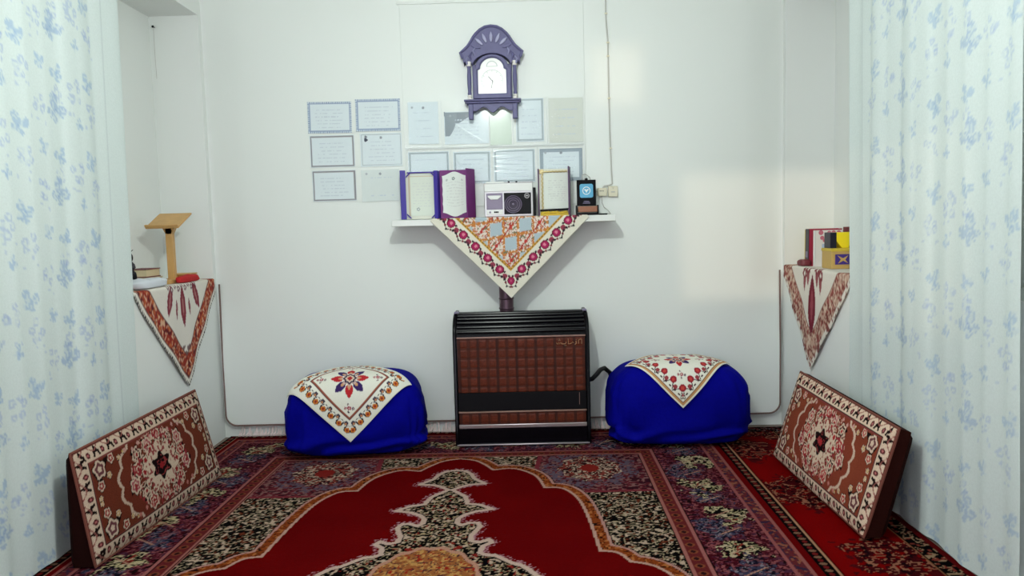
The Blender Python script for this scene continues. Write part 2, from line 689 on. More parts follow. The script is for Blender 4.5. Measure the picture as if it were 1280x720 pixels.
# central medallion
mh = [(0, 3.805), (.05, 3.79), (.085, 3.74), (.105, 3.67), (.165, 3.595), (.09, 3.583), (.045, 3.553), (.012, 3.515), (.03, 3.49), (.08, 3.43), (.095, 3.37), (.10, 3.335), (.16, 3.318),
      (.222, 3.262), (.15, 3.238), (.10, 3.20), (.078, 3.16), (.075, 3.11), (.095, 3.085), (.13, 3.11), (.165, 3.108), (.18, 3.07), (.165, 3.02), (.148, 2.975), (.152, 2.925), (.185, 2.908),
      (.225, 2.935), (.238, 2.905), (.205, 2.87), (.197, 2.81), (.22, 2.793), (.26, 2.785), (.295, 2.75), (.33, 2.715), (.365, 2.696), (.396, 2.654), (.42, 2.613), (.47, 2.55)]
mp = mh + [(x, 2 * 2.5 - y) for x, y in mh[::-1]]
med = mp + [(-x, y) for x, y in mp[::-1]]
dm = sdist(U, V, med)
hair = vn(U * 160, V * 160, 21)
c.fill((dm > -0.034) & (dm < 0.0) & (hair > 0.46 + 9 * np.abs(np.minimum(dm, 0))), S(190, 140, 150))
c.fill((dm > -0.010) & (dm < 0.02), S(214, 186, 172))
c.fill((dm > 0.013), BLK)
inn = dm > 0.018
c.fill(inn & (np.abs(sa - 0.5) < 0.06), S(190, 168, 134))
c.fill(inn & (sb > 0.70), CREAM)
c.fill(inn & (sc_ > 0.82), S(150, 50, 44))
d2, t2 = c.polar(0, 2.50, 0, 0.62, 1.0)
g_ = d2 * (1 + 0.02 * np.cos(16 * t2)) < 0.37
g2 = d2 * (1 + 0.02 * np.cos(16 * t2)) < 0.345
c.fill(g_ & inn, S(200, 150, 130))
c.fill(g2 & inn, S(172, 110, 66))
c.fill(g2 & inn & (sb > 0.6), S(206, 158, 96))
c.fill(g2 & inn & (np.abs(sa - .5) < .05), S(90, 50, 60))
c.fill(g2 & inn & (sc_ > 0.78), S(170, 50, 40))
# borders
b_ = np.maximum(A, V - 4.02 + 0.985)
b_ = np.maximum(b_, 0.55 + (-2.55 + 0 * V))
along = np.where(A >= V - 4.02 + 0.985, V, U)
fine = vn(U * 95, V * 95, 31)
bd = b_ > 0.98
c.fill(bd, MAR)
c.fill(bd & (fine > 0.55), S(128, 62, 74))


def band(lo, hi, col):
    c.fill((b_ > lo) & (b_ < hi), col)


band(0.980, 1.0, S(178, 116, 108))
band(0.984, 0.987, BLK)
gz = (b_ > 1.0) & (b_ < 1.055)
c.fill(gz, S(118, 48, 50))
dz, tz = np.abs(b_ - 1.027), (along / 0.06) % 1.0
c.fill(gz & (np.hypot((b_ - 1.027) / 0.02, (tz - .5) / 0.3) < 1), S(150, 84, 58))
c.fill(gz & (np.hypot((b_ - 1.027) / 0.012, (tz - .5) / 0.18) < 1), S(60, 30, 34))
band(1.055, 1.058, BLK)
band(1.058, 1.072, S(176, 112, 108))
band(1.072, 1.075, BLK)
mz = (b_ > 1.075) & (b_ < 1.35)
per = 0.36
k_ = (along / per) % 1.0
ki = np.floor(along / per).astype(int)
wu = .045 * (vn(U * 22, V * 22, 33) - .5) + .02 * (vn(U * 60, V * 60, 34) - .5)
wk = .5 * (vn(U * 22 + 9, V * 22, 35) - .5) + .2 * (vn(U * 60 + 9, V * 60, 36) - .5)
b_raw, k_raw = b_, k_
b_, k_ = b_ + wu, k_ + wk
w1 = 1.12 * np.hypot((b_ - 1.17 - 0.05 * (ki % 2)) / 0.105, (k_ - 0.28) / 0.27) * (1 + 0.12 * np.cos(np.arctan2(k_ - .28, b_ - 1.18) * 6))
w2 = 1.12 * np.hypot((b_ - 1.26 + 0.05 * (ki % 2)) / 0.10, (k_ - 0.76) / 0.24) * (1 + 0.12 * np.cos(np.arctan2(k_ - .76, b_ - 1.24) * 6))
b_, k_ = b_raw, k_raw
c.fill(mz & (sc_ > 0.60), S(160, 92, 96))
c.fill(mz & (hair > 0.62), S(74, 20, 34))
c.fill(mz & (sa > 0.70), S(92, 52, 74))
c.fill(mz & (sb > 0.76), S(40, 16, 20))
c.fill(mz & (w1 < 1), S(32, 26, 44))
c.fill(mz & (w1 < 1) & (sb > 0.52), S(76, 74, 100))
c.fill(mz & (w1 < 1) & (sc_ > 0.62), S(130, 80, 90))
c.fill(mz & (w1 < 0.85) & (np.abs(sa - .5) < .05), S(150, 140, 150))
c.fill(mz & (w2 < 1), BLK)
c.fill(mz & (w2 < 1) & (np.abs(sa - .5) < .10), S(206, 192, 150))
c.fill(mz & (w2 < 1) & (sb > 0.68), S(210, 190, 160))
c.fill(mz & (w2 < 0.25), S(150, 60, 50))
c.fill(mz & (np.abs(b_ - 1.075 - 0.275 * ((along / per * 2) % 1.0)) < 0.006) & ((along / per * 2) % 1 > 0.35) & ((along / per * 2) % 1 < 0.7), S(196, 150, 130))
band(1.35, 1.353, BLK)
band(1.353, 1.366, S(168, 100, 100))
gz = (b_ > 1.366) & (b_ < 1.41)
c.fill(gz, S(120, 52, 58))
c.fill(gz & (sb > .6), S(70, 50, 74))
c.fill(gz & (sc_ > .7), S(160, 100, 80))
band(1.41, 1.413, BLK)
band(1.413, 1.427, S(170, 104, 100))
band(1.427, 1.455, S(120, 8, 14))
gz = (b_ > 1.455) & (b_ < 1.51)
c.fill(gz, BLK)
tz = (along / 0.055) % 1.0
c.fill(gz & (np.hypot((b_ - 1.482) / 0.014, (tz - .5) / 0.2) < 1), S(150, 112, 92))
c.fill(gz & (np.hypot((b_ - 1.482) / 0.011, np.minimum(tz, 1 - tz) / 0.2) < 1), S(130, 40, 40))
band(1.455, 1.459, S(196, 150, 130))
band(1.508, 1.516, S(196, 150, 120))
band(1.516, 1.56, S(100, 10, 14))
cr, sr = math.cos(RROT), math.sin(RROT)
PX = RX + U * cr - (V - RY) * -sr
PY = RY + (V - RY) * cr - U * sr * 0.4
PX = np.maximum(PX, -1.893)
PZ = 0.016 + 0.004 * vn(U * 3, V * 3, 8) + 0.0012 * hair
edge_k = np.minimum(np.minimum(U - U.min(), U.max() - U), np.minimum(V - V.min(), V.max() - V))
PZ = np.where(edge_k < 0.004, 0.008, PZ)
M['rug'] = vmat('wool_pile', rough=0.95, bump=0.6, bscale=420, spec=0.02, fuzz=0.35, bdist=0.004)
rug = thing('rug', 'large red rug with black and cream medallion and floral border', 'rug', (RX, 2.55, 0.0))
grid('pile', np.stack([PX, PY, PZ], -1), deepen(c.C), M['rug'], rug)
fr = MB()
for i in range(290):
    u = -1.45 + 2.95 * i / 289 + random.uniform(-.004, .004)
    x = RX + u * cr + 1.25 * sr
    y = RY + 1.25 * cr - u * sr * 0.4
    x = max(x, -1.87)
    dx = random.uniform(-.012, .012)
    fr.tube([(x, y - 0.018, 0.022), (x + dx * .4, y + 0.012, 0.030), (x + dx, min(y + random.uniform(.03, .045), 4.592), random.uniform(0.035, 0.075))], [0.0058, 0.005, 0.003], 5)
fo = fr.build('fringe', M['fringe'], rug)
fo['kind'] = 'stuff'
fo['label'] = 'pinkish white knotted fringe along the back edge'

# red runner along the right wall
us = np.arange(0.92, 1.608, 0.006)
vsr = np.concatenate([np.arange(0.6, 2.3, 0.03), np.arange(2.3, 4.53, 0.006)])
U, V = np.meshgrid(us, vsr)
c = Canvas(U, V, S(150, 6, 8))
sa, sb, sc_ = speck(U, V, 0.02, 40)
c.fill(np.ones_like(U, bool), S(110, 2, 6), 0.6 * vn(U * 9, V * 9, 43))
for cx, cy, r in ((1.30, 3.42, 0.16), (1.38, 2.72, 0.15), (1.24, 4.1, 0.15), (1.45, 4.42, .12), (1.30, 2.0, .16)):
    dd, tt = c.polar(cx, cy, 0, 1, 1.2)
    w = dd * (1 + .15 * np.cos(6 * tt)) / r
    c.fill((w < 1.25) & (sa > .62), S(96, 20, 26))
    c.fill((w < 1) & (sb > .45), S(78, 14, 22))
    c.fill((w < 1) & (np.abs(sa - .5) < .07), S(176, 120, 96))
    c.fill((w < .8) & (sc_ > .68), S(40, 14, 22))
eg = U - 1.525
c.fill(eg > -0.028, S(160, 110, 80))
c.fill(eg > -0.020, BLK)
c.fill((eg > -0.012) & (eg < 0.05) & (sb > .66), S(150, 70, 60))
c.fill((eg > -0.012) & (eg < 0.05) & (np.abs(sa - .5) < .05), S(180, 150, 120))
c.fill(eg > 0.055, S(110, 20, 24))
bk = V - 4.42
c.fill(bk > 0, S(24, 8, 12))
c.fill((bk > 0) & (sb > .64), S(110, 30, 40))
c.fill((bk > 0) & (np.abs(sa - .5) < .05), S(140, 120, 120))
PZ = 0.006 + 0.002 * vn(U * 4, V * 4, 44)
PXr = U + 0.0 * V + np.where(V > 3, (V - 3) * 0.01, 0)
run = grid('runner_rug', np.stack([np.minimum(PXr, 1.622), V, PZ], -1), deepen(c.C), M['rug'], None, (1.24, 2.56, 0.0))
tag(run, 'bright red runner rug with a dark border under the right cushion', 'rug')

# ------------------------------------------------------------------ leaning carpet cushions
M['kilim'] = vmat('woven_cushion_face', rough=0.9, bump=0.5, bscale=380, spec=0.04, fuzz=0.28)
M['cush_side'] = mat('dark_brown_plush', S(34, 12, 10), rough=0.95, spec=0.05, bump=0.4, bscale=200, var=0.3)


def cushion_pattern(L, H, bright):
    a = np.arange(0, L + 0.002, 0.004)
    h = np.arange(0, H + 0.002, 0.004)
    X, Y = np.meshgrid(a, h)
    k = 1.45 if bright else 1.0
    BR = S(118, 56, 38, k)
    c = Canvas(X, Y, BR)
    DK = S(26, 12, 14)
    CR = S(214, 188, 166, 1.05 if bright else 1)
    RD = S(150, 40, 44, k)
    PK = S(186, 110, 108)
    sa, sb, sc_ = speck(X, Y, 0.016, 60)
    c.fill(np.ones_like(X, bool), S(96, 40, 30, k), 0.5 * vn(X * 8, Y * 8, 61))
    cx, cy = L / 2, H / 2 + 0.0
    # scalloped cream outline round the medallion
    dd, tt = c.polar(cx, cy, 0, 1.5, 1.0)
    w = dd / (1 + 0.035 * np.abs(np.sin(tt * 8)) * 2)
    c.fill((w < 0.205) & (w > 0.194), CR, 0.85)
    c.fill(w < 0.194, S(112, 50, 36, k))
    # ring of roses
    for i in range(14):
        t = 2 * math.pi * (i + .3) / 14
        rr = 1 + (0.1 if i % 2 else -0.08)
        x, y = cx + 0.198 * rr * math.cos(t), cy + 0.128 * rr * math.sin(t)
        col = [RD, S(170, 90, 96), S(60, 24, 28)][i % 3]
        c.leaf(x + .02 * math.cos(t), y + .02 * math.sin(t), .07, .03, t + .8, DK)
        c.rose(x, y, 0.034, [(1.12, DK), (1.0, CR), (0.74, col), (0.45, CR), (0.25, RD)], 6, i)
    dd, tt = c.polar(cx, cy, 0, 1.42, 1.0)
    c.fill((dd > .09) & (dd < .165) & (np.abs(sa - .5) < .09) & (c.C[..., 0] < .25), S(206, 170, 150))
    c.fill((dd > .09) & (dd < .165) & (sb > .72), S(150, 50, 56))
    for i in range(12):
        t = 2 * math.pi * (i + .8) / 12
        c.rose(cx + .135 * math.cos(t), cy + .094 * math.sin(t), .020, [(1.15, DK), (1.0, CR), (.6, RD)], 5, i)
    dd, tt = c.polar(cx, cy, 0, 1.35, 1.0)
    w = dd * (1 + 0.13 * np.cos(10 * tt))
    c.fill(w < 0.094, CR)
    c.fill((w < 0.1) & (w > .062) & (sb > .62), S(150, 70, 70))
    w = dd * (1 + 0.2 * np.cos(6 * tt + .5))
    c.fill(w < 0.05, DK)
    c.fill((w < 0.043) & (np.abs(sa - .5) < .08), S(150, 60, 60))
    c.fill(w < 0.014, RD)
    # corner sprays and scattered buds
    for sx in (0, 1):
        for sy in (0, 1):
            for (px, py, r, q) in ((0.115, 0.105, .036, 0), (0.20, 0.085, .02, 1), (0.105, 0.17, .02, 1), (.165, .145, .014, 2), (0.25, .1, .011, 2), (.088, .215, .011, 2), (.285, .085, .008, 2)):
                x = px if sx == 0 else L - px
                y = py if sy == 0 else H - py
                if q == 0:
                    c.leaf(x + .03, y + .012, .08, .03, .5, DK)
                    c.leaf(x - .02, y - .02, .08, .03, 2.2, DK)
                c.rose(x, y, r, [(1.15, DK), (1.0, CR), (0.7, [S(110, 60, 66), RD, S(190, 150, 80)][q]), (0.35, CR)], 5, px * 40)
    for i in range(10):
        x = 0.30 + (L - 0.6) * i / 9
        c.rose(x, H - 0.085 - .012 * (i % 2), .009, [(1, S(200, 150, 140))], 4)
        c.rose(x, 0.085 + .012 * (i % 2), .009, [(1, S(190, 120, 110))], 4)
    # white border with dark hooked motifs
    e = np.minimum(np.minimum(X, L - X), np.minimum(Y, H - Y))
    B = 0.058
    c.fill(e < B + 0.010, S(128, 62, 58))
    c.fill(e < B + 0.003, DK)
    c.fill(e < B, CR)
    ax_h = np.minimum(Y, H - Y) < np.minimum(X, L - X)
    run_ = np.where(ax_h, X, Y)
    per_ = np.where(ax_h, L / 11.0, H / 5.0)
    tile = (run_ / per_) % 1.0
    q = e / B
    bord = e < B
    # a hooked triangle with a small floret each repeat
    c.fill(bord & (q > .12) & (q < .88) & (np.abs(tile - .36) < 0.30 * q) & (np.abs(tile - .36) > 0.30 * q - .13), DK)
    c.fill(bord & (q > .45) & (q < .62) & (np.abs(tile - .36) < .2), DK)
    c.fill(bord & (np.hypot((tile - .8) * 1.1, (q - .62) * .6) < .14), S(90, 34, 40))
    c.fill(bord & (np.hypot((tile - .8) * 1.1, (q - .62) * .6) < .06), PK)
    c.fill(bord & (np.abs(q - .25 - .2 * np.sin(tile * 6.28)) < .05), S(150, 90, 84))
    c.fill(e < 0.007, S(104, 50, 44))
    return X, Y, c.C


def cushion(name, label, fb, nb, nt, ft, thick_b, thick_t, bright, side, color):
    """face corners: far bottom, near bottom, near top, far top; side = +1 when its back is at +x"""
    fb, nb, nt, ft = [np.array(p, float) for p in (fb, nb, nt, ft)]
    L = np.linalg.norm(fb - nb)
    H = np.linalg.norm(nt - nb)
    X, Y, C = cushion_pattern(L, H, bright)
    s, t = (X / L)[..., None], (Y / H)[..., None]
    P = (nb * (1 - s) + fb * s) * (1 - t) + (nt * (1 - s) + ft * s) * t
    nrm = np.cross(fb - nb, nt - nb)
    nrm /= np.linalg.norm(nrm)
    if nrm[0] * side > 0:
        nrm = -nrm
    s1, t1 = X / L, Y / H
    e = np.minimum(np.minimum(X, L - X), np.minimum(Y, H - Y))
    puff = 0.020 * (1 - np.exp(-e / 0.03)) + 0.012 * np.sin(np.pi * s1) * np.sin(np.pi * t1) + .004 * vn(X * 9, Y * 9, 71)
    F = P + nrm * puff[..., None]
    mid = (fb + nb) / 2
    root = thing(name, label, 'cushion', (mid[0] + side * 0.06, mid[1], 0.0))
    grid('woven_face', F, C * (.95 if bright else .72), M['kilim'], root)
    # body behind the face: rounded slab
    n, k = 40, 20
    a = np.linspace(0, 1, n)
    h = np.linspace(0, 1, k)
    SX, SY = np.meshgrid(a, h)
    base = (nb * (1 - SX[..., None]) + fb * SX[..., None]) * (1 - SY[..., None]) + (nt * (1 - SX[..., None]) + ft * SX[..., None]) * SY[..., None]
    th = thick_b * (1 - SY) + thick_t * SY
    ee = np.minimum(np.minimum(SX * L, (1 - SX) * L), np.minimum(SY * H, (1 - SY) * H))
    rnd = np.clip(1 - ee / 0.05, 0, 1) ** 2 * 0.035
    back = base - nrm * (th - rnd)[..., None]
    cen = (fb + nb + nt + ft) / 4
    v = []
    f = []
    fr_ = base + nrm * 0.001
    v = list(map(tuple, fr_.reshape(-1, 3))) + list(map(tuple, back.reshape(-1, 3)))
    I = lambda i, j, o: o * n * k + i * n + j
    for i in range(k - 1):
        for j in range(n - 1):
            f.append((I(i, j, 0), I(i, j + 1, 0), I(i + 1, j + 1, 0), I(i + 1, j, 0)))
            f.append((I(i, j, 1), I(i + 1, j, 1), I(i + 1, j + 1, 1), I(i, j + 1, 1)))
    for j in range(n - 1):
        for i in (0, k - 1):
            f.append((I(i, j, 0), I(i, j + 1, 0), I(i, j + 1, 1), I(i, j, 1)))
    for i in range(k - 1):
        for j in (0, n - 1):
            f.append((I(i, j, 0), I(i + 1, j, 0), I(i + 1, j, 1), I(i, j, 1)))
    mb = MB()
    # keep the body above the rug
    v = [(x, y, max(z, 0.021)) for x, y, z in v]
    mb.add(v, f)
    mb.build('body', color, root, bevel=0.018, segs=4)
    # piping around the face
    pts = [nb, fb, ft, nt]
    loop = []
    for i in range(4):
        p, q = pts[i], pts[(i + 1) % 4]
        for j in range(10):
            w = p + (q - p) * j / 10
            loop.append((w[0], w[1], max(w[2], 0.026)))
    MB().tube(loop, 0.0055, 6, closed=True).build('piping', M['piping'], root)
    return root


M['piping'] = mat('brown_piping', S(112, 58, 46), rough=0.9)
M['cush_side_r'] = mat('brown_plush', S(44, 16, 12), rough=0.95, spec=0.05, bump=0.4, bscale=200, var=0.3)
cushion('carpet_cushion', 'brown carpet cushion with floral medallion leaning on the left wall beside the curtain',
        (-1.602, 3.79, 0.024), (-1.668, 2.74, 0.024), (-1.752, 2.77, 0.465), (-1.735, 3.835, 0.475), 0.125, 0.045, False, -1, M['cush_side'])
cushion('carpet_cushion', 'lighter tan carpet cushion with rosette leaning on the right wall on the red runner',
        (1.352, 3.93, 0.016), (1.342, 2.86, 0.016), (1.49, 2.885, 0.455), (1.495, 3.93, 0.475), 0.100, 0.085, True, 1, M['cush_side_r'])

# ------------------------------------------------------------------ blue floor poufs and the cloths over them
M['blue'] = mat('royal_blue_cotton', S(3, 4, 134), rough=0.8, spec=0.06, bump=0.35, bscale=60, var=0.12)
M['cloth'] = vmat('printed_cotton', rough=0.85, bump=0.25, bscale=500, spec=0.2, fuzz=0.08)


class Pouf:
    def __init__(s, cx, cy, a, b, h, e1, e2, rot, seed):
        s.cx, s.cy, s.a, s.b, s.h, s.e1, s.e2, s.rot, s.seed = cx, cy, a, b, h, e1, e2, rot, seed

    def world(s, x, y, z):
        c_, s_ = math.cos(s.rot), math.sin(s.rot)
        return np.stack([s.cx + x * c_ - y * s_, s.cy + x * s_ + y * c_, z], -1)

    def bulge(s, x, y, z):
        """outward swelling by height and soft dents"""
        t = z / s.h
        k = 1 + 0.05 * np.sin(np.pi * np.clip(t, 0, 1)) - 0.07 * np.clip(t, 0, 1) ** 2 - 0.02 * (vn(x * 5 + 9, y * 5 + z * 7, s.seed) - .5)
        return k

    def mesh(s, name, label, material):
        n, k = 110, 56
        th = np.linspace(0, 2 * np.pi, n, endpoint=False)
        ph = np.linspace(-np.pi / 2, np.pi / 2, k)
        T, Ph = np.meshgrid(th, ph)
        R = np.abs(np.cos(Ph)) ** s.e2
        zz = np.sign(np.sin(Ph)) * np.abs(np.sin(Ph)) ** np.where(np.sin(Ph) < 0, 0.28, s.e2)
        x = s.a * np.sign(np.cos(T)) * np.abs(np.cos(T)) ** s.e1 * R
        y = s.b * np.sign(np.sin(T)) * np.abs(np.sin(T)) ** s.e1 * R
        z = s.h / 2 + s.h / 2 * zz
        kk = s.bulge(x, y, z)
        # folds of the loose cover low on the sides
        low = np.clip(1 - z / (s.h * 0.75), 0, 1) * np.clip(R * 2 - 1, 0, 1)
        fold = 0.040 * low * np.sin(z * 75 + 5 * vn(T * 1.4, z * 3, s.seed + 1) * 2 + 2 * np.sin(T * 2)) * vn(T * 2.2, z * 6, s.seed + 2)
        crs = 0.020 * (vn(T * 7, z * 9, s.seed + 3) - 0.8) * np.clip(R * 2 - 1, 0, 1)
        f = kk + (fold + crs) / 0.35
        P = s.world(x * f, y * f, 0.0225 + z)
        C = None
        o = grid(name, P, C, material, None, (s.cx, s.cy, 0.0), wrap=True)
        return tag(o, label, 'pouf', 'blue poufs either side of the heater')

    def drape(s, S_, T_, eps=0.013):
        """cloth coordinate (across, forward of the top centre) to a point on the cover"""
        out_ = np.zeros(S_.shape + (3,))
        xs = np.unique(S_.round(5))
        flat = out_.reshape(-1, 3)
        sf, tf = S_.reshape(-1).round(5), T_.reshape(-1)
        p = 2 / s.e1
        for xv in xs:
            sel = sf == xv
            xa = np.clip(abs(xv) / s.a, 0, .97)
            ym = s.b * (1 - xa ** p) ** (1 / p)
            yy = ym * np.sin(np.linspace(0, np.pi / 2, 120))
            R = np.clip((xa ** p + (yy / s.b) ** p) ** (1 / p), 0, 1)
            zz = (1 - R ** (2 / s.e2))
            zz = np.clip(zz, 0, 1) ** (s.e2 / 2)
            z = s.h / 2 + s.h / 2 * zz
            kk = s.bulge(np.full_like(z, xv), -yy, z)
            yk, xk = -yy * kk, xv * kk
            # then straight down the front
            zd = np.linspace(s.h / 2, 0.03, 40)[1:]
            kd = s.bulge(np.full_like(zd, xv), np.full_like(zd, -ym), zd)
            yk = np.concatenate([yk, -ym * np.maximum(kd, kk[-1])])
            xk = np.concatenate([xk, xv * kd])
            z = np.concatenate([z, zd])
            arc = np.concatenate([[0], np.cumsum(np.hypot(np.diff(yk), np.diff(z)))])
            # outward normal in the profile plane
            ty, tz_ = np.gradient(yk), np.gradient(z)
            ln = np.hypot(ty, tz_) + 1e-9
            ny, nz = tz_ / ln, -ty / ln
            tv = tf[sel]
            ta = np.abs(tv)
            oy = np.interp(ta, arc, yk + ny * eps)
            oz = np.interp(ta, arc, z + nz * eps)
            ox = np.interp(ta, arc, xk)
            oy = np.where(tv < 0, -oy, oy)
            w = s.world(ox, oy, 0.0225 + oz)
            flat[sel] = w
        return flat.reshape(S_.shape + (3,))


def pouf_cloth(kind, hd):
    """diamond cloth; p, q are its own edge directions in -1..1"""
    n = 120
    p = np.linspace(-1, 1, n)
    Pq, Qq = np.meshgrid(p, p)
    W = S(228, 226, 214)
    c = Canvas(Pq, Qq, W)
    RD, NV, GO, BRN, GR = S(168, 30, 40), S(40, 30, 92), S(200, 120, 40), S(120, 60, 50), S(50, 40, 52)
    e = np.maximum(np.abs(Pq), np.abs(Qq))
    along = np.where(np.abs(Pq) > np.abs(Qq), Qq, Pq)
    if kind == 0:
        c.fill((e > .60) & (e < .645), S(150, 80, 62))
        c.fill((e > .645) & (e < .66), S(80, 40, 46))
        t = ((along + 1) / 0.235) % 1.0
        bz = (e > .68) & (e < .93)
        c.fill(bz & (np.hypot((t - .5) * .235, e - .83) < .085), S(44, 34, 50))
        c.fill(bz & (np.hypot((t - .5) * .235, e - .80) < .052), W)
        c.fill(bz & (np.hypot((t - .5) * .235, e - .85) < .055), GO)
        c.fill(bz & (np.hypot((t - .5) * .235, e - .85) < .026), S(150, 40, 40))
        c.fill(bz & (np.hypot(np.minimum(t, 1 - t) * .235, e - .75) < .05), S(60, 52, 70))
        c.fill(bz & (np.hypot(np.minimum(t, 1 - t) * .235, e - .77) < .026), S(190, 130, 90))
    else:
        c.fill((e > .90) & (e < .955), S(190, 140, 90))
        c.fill((e > .89) & (e < .90), S(110, 60, 50))
        t = ((along + 1) / 0.30) % 1.0
        bz = (e > .56) & (e < .87)
        zig = .86 - .22 * (1 - np.abs(2 * t - 1))
        c.fill(bz & (e > zig) & (e < zig + .035), S(56, 40, 46))
        c.fill(bz & (np.hypot((t - .5) * .3, e - .66) < .085), S(150, 30, 46))
        c.fill(bz & (np.hypot((t - .5) * .3, e - .66) < .04), S(196, 70, 60))
        c.fill(bz & (np.hypot(np.minimum(t, 1 - t) * .3, e - .76) < .055), S(150, 60, 66))
        c.fill(bz & (np.abs(e - .82) < .018) & (t % .5 < .25), S(60, 30, 40))
    # central eight-petal flower
    r0 = .42 if kind == 0 else .36
    for i in range(8):
        a = i * math.pi / 4 + math.pi / 4
        c.leaf(.66 * r0 * math.cos(a), .66 * r0 * math.sin(a), r0 * .78, r0 * .44, a, [S(182, 36, 44), S(56, 34, 96)][i % 2])
        c.leaf(.48 * r0 * math.cos(a), .48 * r0 * math.sin(a), r0 * .34, r0 * .20, a, S(200, 150, 110))
    c.rose(0, 0, r0 * .42, [(1, S(196, 170, 160)), (.8, S(50, 40, 70)), (.55, S(214, 190, 170)), (.3, S(170, 40, 44))], 8)
    for i in range(4):
        a = i * math.pi / 2 + math.pi / 4 + 0.0
        r1 = .66 if kind == 0 else .60
        cx, cy = r1 * math.cos(a), r1 * math.sin(a)
        for j, (o1, o2, rr, cc) in enumerate(((0, 0, .045, S(160, 60, 76)), (.07, -.05, .03, S(60, 40, 70)), (-.06, .06, .03, S(150, 70, 80)), (.05, .07, .022, GR), (-.08, -.04, .022, GR))):
            c.rose(cx + o1, cy + o2, rr, [(1, cc), (.4, S(220, 190, 180))], 5)
    across = (Pq - Qq) * hd / 2
    fwd = (Pq + Qq) * hd / 2
    return across, fwd, c.C


pl = Pouf(-0.970, 4.235, 0.385, 0.225, 0.455, 0.42, 0.50, 0.10, 80)
pl.mesh('pouf', 'royal blue cloth pouf left of the heater, squarer than the other', M['blue'])
ac, fw_, C = pouf_cloth(0, 0.352)
fw2 = fw_ + 0.16
o = grid('embroidered_cloth', pl.drape(ac - 0.012, fw2), C, M['cloth'], None, (-0.955, 4.2, 0.47), thick=0.003)
tag(o, 'white embroidered cloth with a brown inner line on the left blue pouf', 'cloth')

pr_ = Pouf(0.90, 4.285, 0.400, 0.225, 0.470, 0.50, 0.54, -0.03, 90)
pr_.mesh('pouf', 'royal blue rounder cloth pouf right of the heater', M['blue'])
ac, fw_, C = pouf_cloth(1, 0.315)
fw2 = fw_ + 0.075
o = grid('embroidered_cloth', pr_.drape(ac - 0.005, fw2), C, M['cloth'], None, (0.9, 4.25, 0.49), thick=0.003)
tag(o, 'white embroidered cloth with zigzag flower edge on the right blue pouf', 'cloth')

# ------------------------------------------------------------------ gas heater
ht = thing('gas_heater', 'black gas heater with brown checked front panel standing against the back wall', 'heater', (0.0, 4.35, 0.0))
x0, x1 = -0.398, 0.392
prof = [(4.50, 0.026), (4.215, 0.026), (4.215, 0.14), (4.228, 0.145), (4.232, 0.66), (4.245, 0.70), (4.275, 0.742), (4.32, 0.768), (4.37, 0.778), (4.50, 0.778)]
MB().prism(prof, 'x', x0 + .012, x1 - .012).build('casing', M['black'], ht, bevel=0.004)
sp = [(4.50, 0.024), (4.208, 0.024), (4.208, 0.14), (4.216, 0.16), (4.220, 0.665), (4.234, 0.71), (4.266, 0.752), (4.315, 0.780), (4.37, 0.79), (4.50, 0.79)]
for xa, xb in ((x0, x0 + .022), (x1 - .022, x1)):
    MB().prism(sp, 'x', xa, xb).build('side_panel', M['black'], ht, bevel=0.007, segs=3)
M['capgrey'] = mat('grey_corner_plastic', S(120, 112, 140), rough=0.4)
for xa, xb in ((x0 + .004, x0 + .03), (x1 - .03, x1 - .004)):
    MB().box(xa, xb, 4.325, 4.37, .786, .797).build('corner_cap', M['capgrey'], ht, bevel=0.004)
slm = bpy.data.meshes.new('louvre')
for i, (py, pz, ang) in enumerate(((4.236, 0.690, 60), (4.252, 0.715, 55), (4.272, 0.739, 45), (4.297, 0.758, 30), (4.328, 0.772, 18), (4.362, .781, 8))):
    MB().tube([(x0 + .026, py - .004, pz), (x1 - .026, py - .004, pz)], 0.0085, 8).build('louvre', M['black'], ht)
# checked panels: printed squares, slightly embossed


def checked(xa, xb, za, zb, y, seed):
    xs = np.arange(xa, xb + .001, 0.004)
    zs = np.arange(za, zb + .001, 0.004)
    X, Z = np.meshgrid(xs, zs)
    c = Canvas(X, Z, S(84, 32, 14))
    px, pz = (X - xa) / 0.0555, (zb - Z) / 0.0555
    fx, fz = px % 1, pz % 1
    c.fill(np.ones_like(X, bool), S(96, 38, 16), 0.8 * vn(X * 9, Z * 9, seed))
    c.fill(fx < .30, S(72, 26, 11))
    c.fill(fz < .24, S(76, 28, 12))
    c.fill((fx < .30) & (fz < .24), S(56, 18, 8))
    sq = (fx > .34) & (fx < .96) & (fz > .28) & (fz < .96)
    c.fill(sq, S(96, 36, 15))
    c.fill(sq & (vn(X * 120, Z * 260, seed + 1) > .55), S(84, 30, 12))
    big = (np.floor(px) % 2 == 0)
    c.fill((np.abs(fx - .12) < .035) & big, S(40, 12, 8))
    c.fill((np.abs(fx - .26) < .035) & big, S(40, 12, 8))
    Y = y - 0.0018 * sq
    return np.stack([X, Y, Z], -1), c.C


M['check'] = vmat('checked_panel_print', rough=0.5, bump=0.1, bscale=300, spec=0.3, fuzz=0.1)
P, C = checked(x0 + .026, x1 - .026, 0.337, 0.655, 4.222, 100)
fp = grid('front_panel', P, C, M['check'], ht, thick=0.006)
fp['label'] = 'brown checked metal front panel'
P, C = checked(x0 + .026, x1 - .026, 0.150, 0.219, 4.219, 104)
grid('lower_panel', P, C, M['check'], ht, thick=0.006)['label'] = 'narrow brown checked lower panel'
M['trimw'] = mat('pale_metal_strip', S(176, 140, 128), rough=0.35, metal=0.4)
MB().box(x0 + .024, x1 - .024, 4.214, 4.232, .655, .661).build('trim_strip', M['trimw'], ht, bevel=.001)
MB().box(x0 + .024, x1 - .024, 4.211, 4.230, .219, .225).build('trim_strip', M['trimw'], ht, bevel=.001)
MB().box(x0 + .024, x1 - .024, 4.206, 4.225, .128, .150).build('trim_strip', M['silver'], ht, bevel=.003)
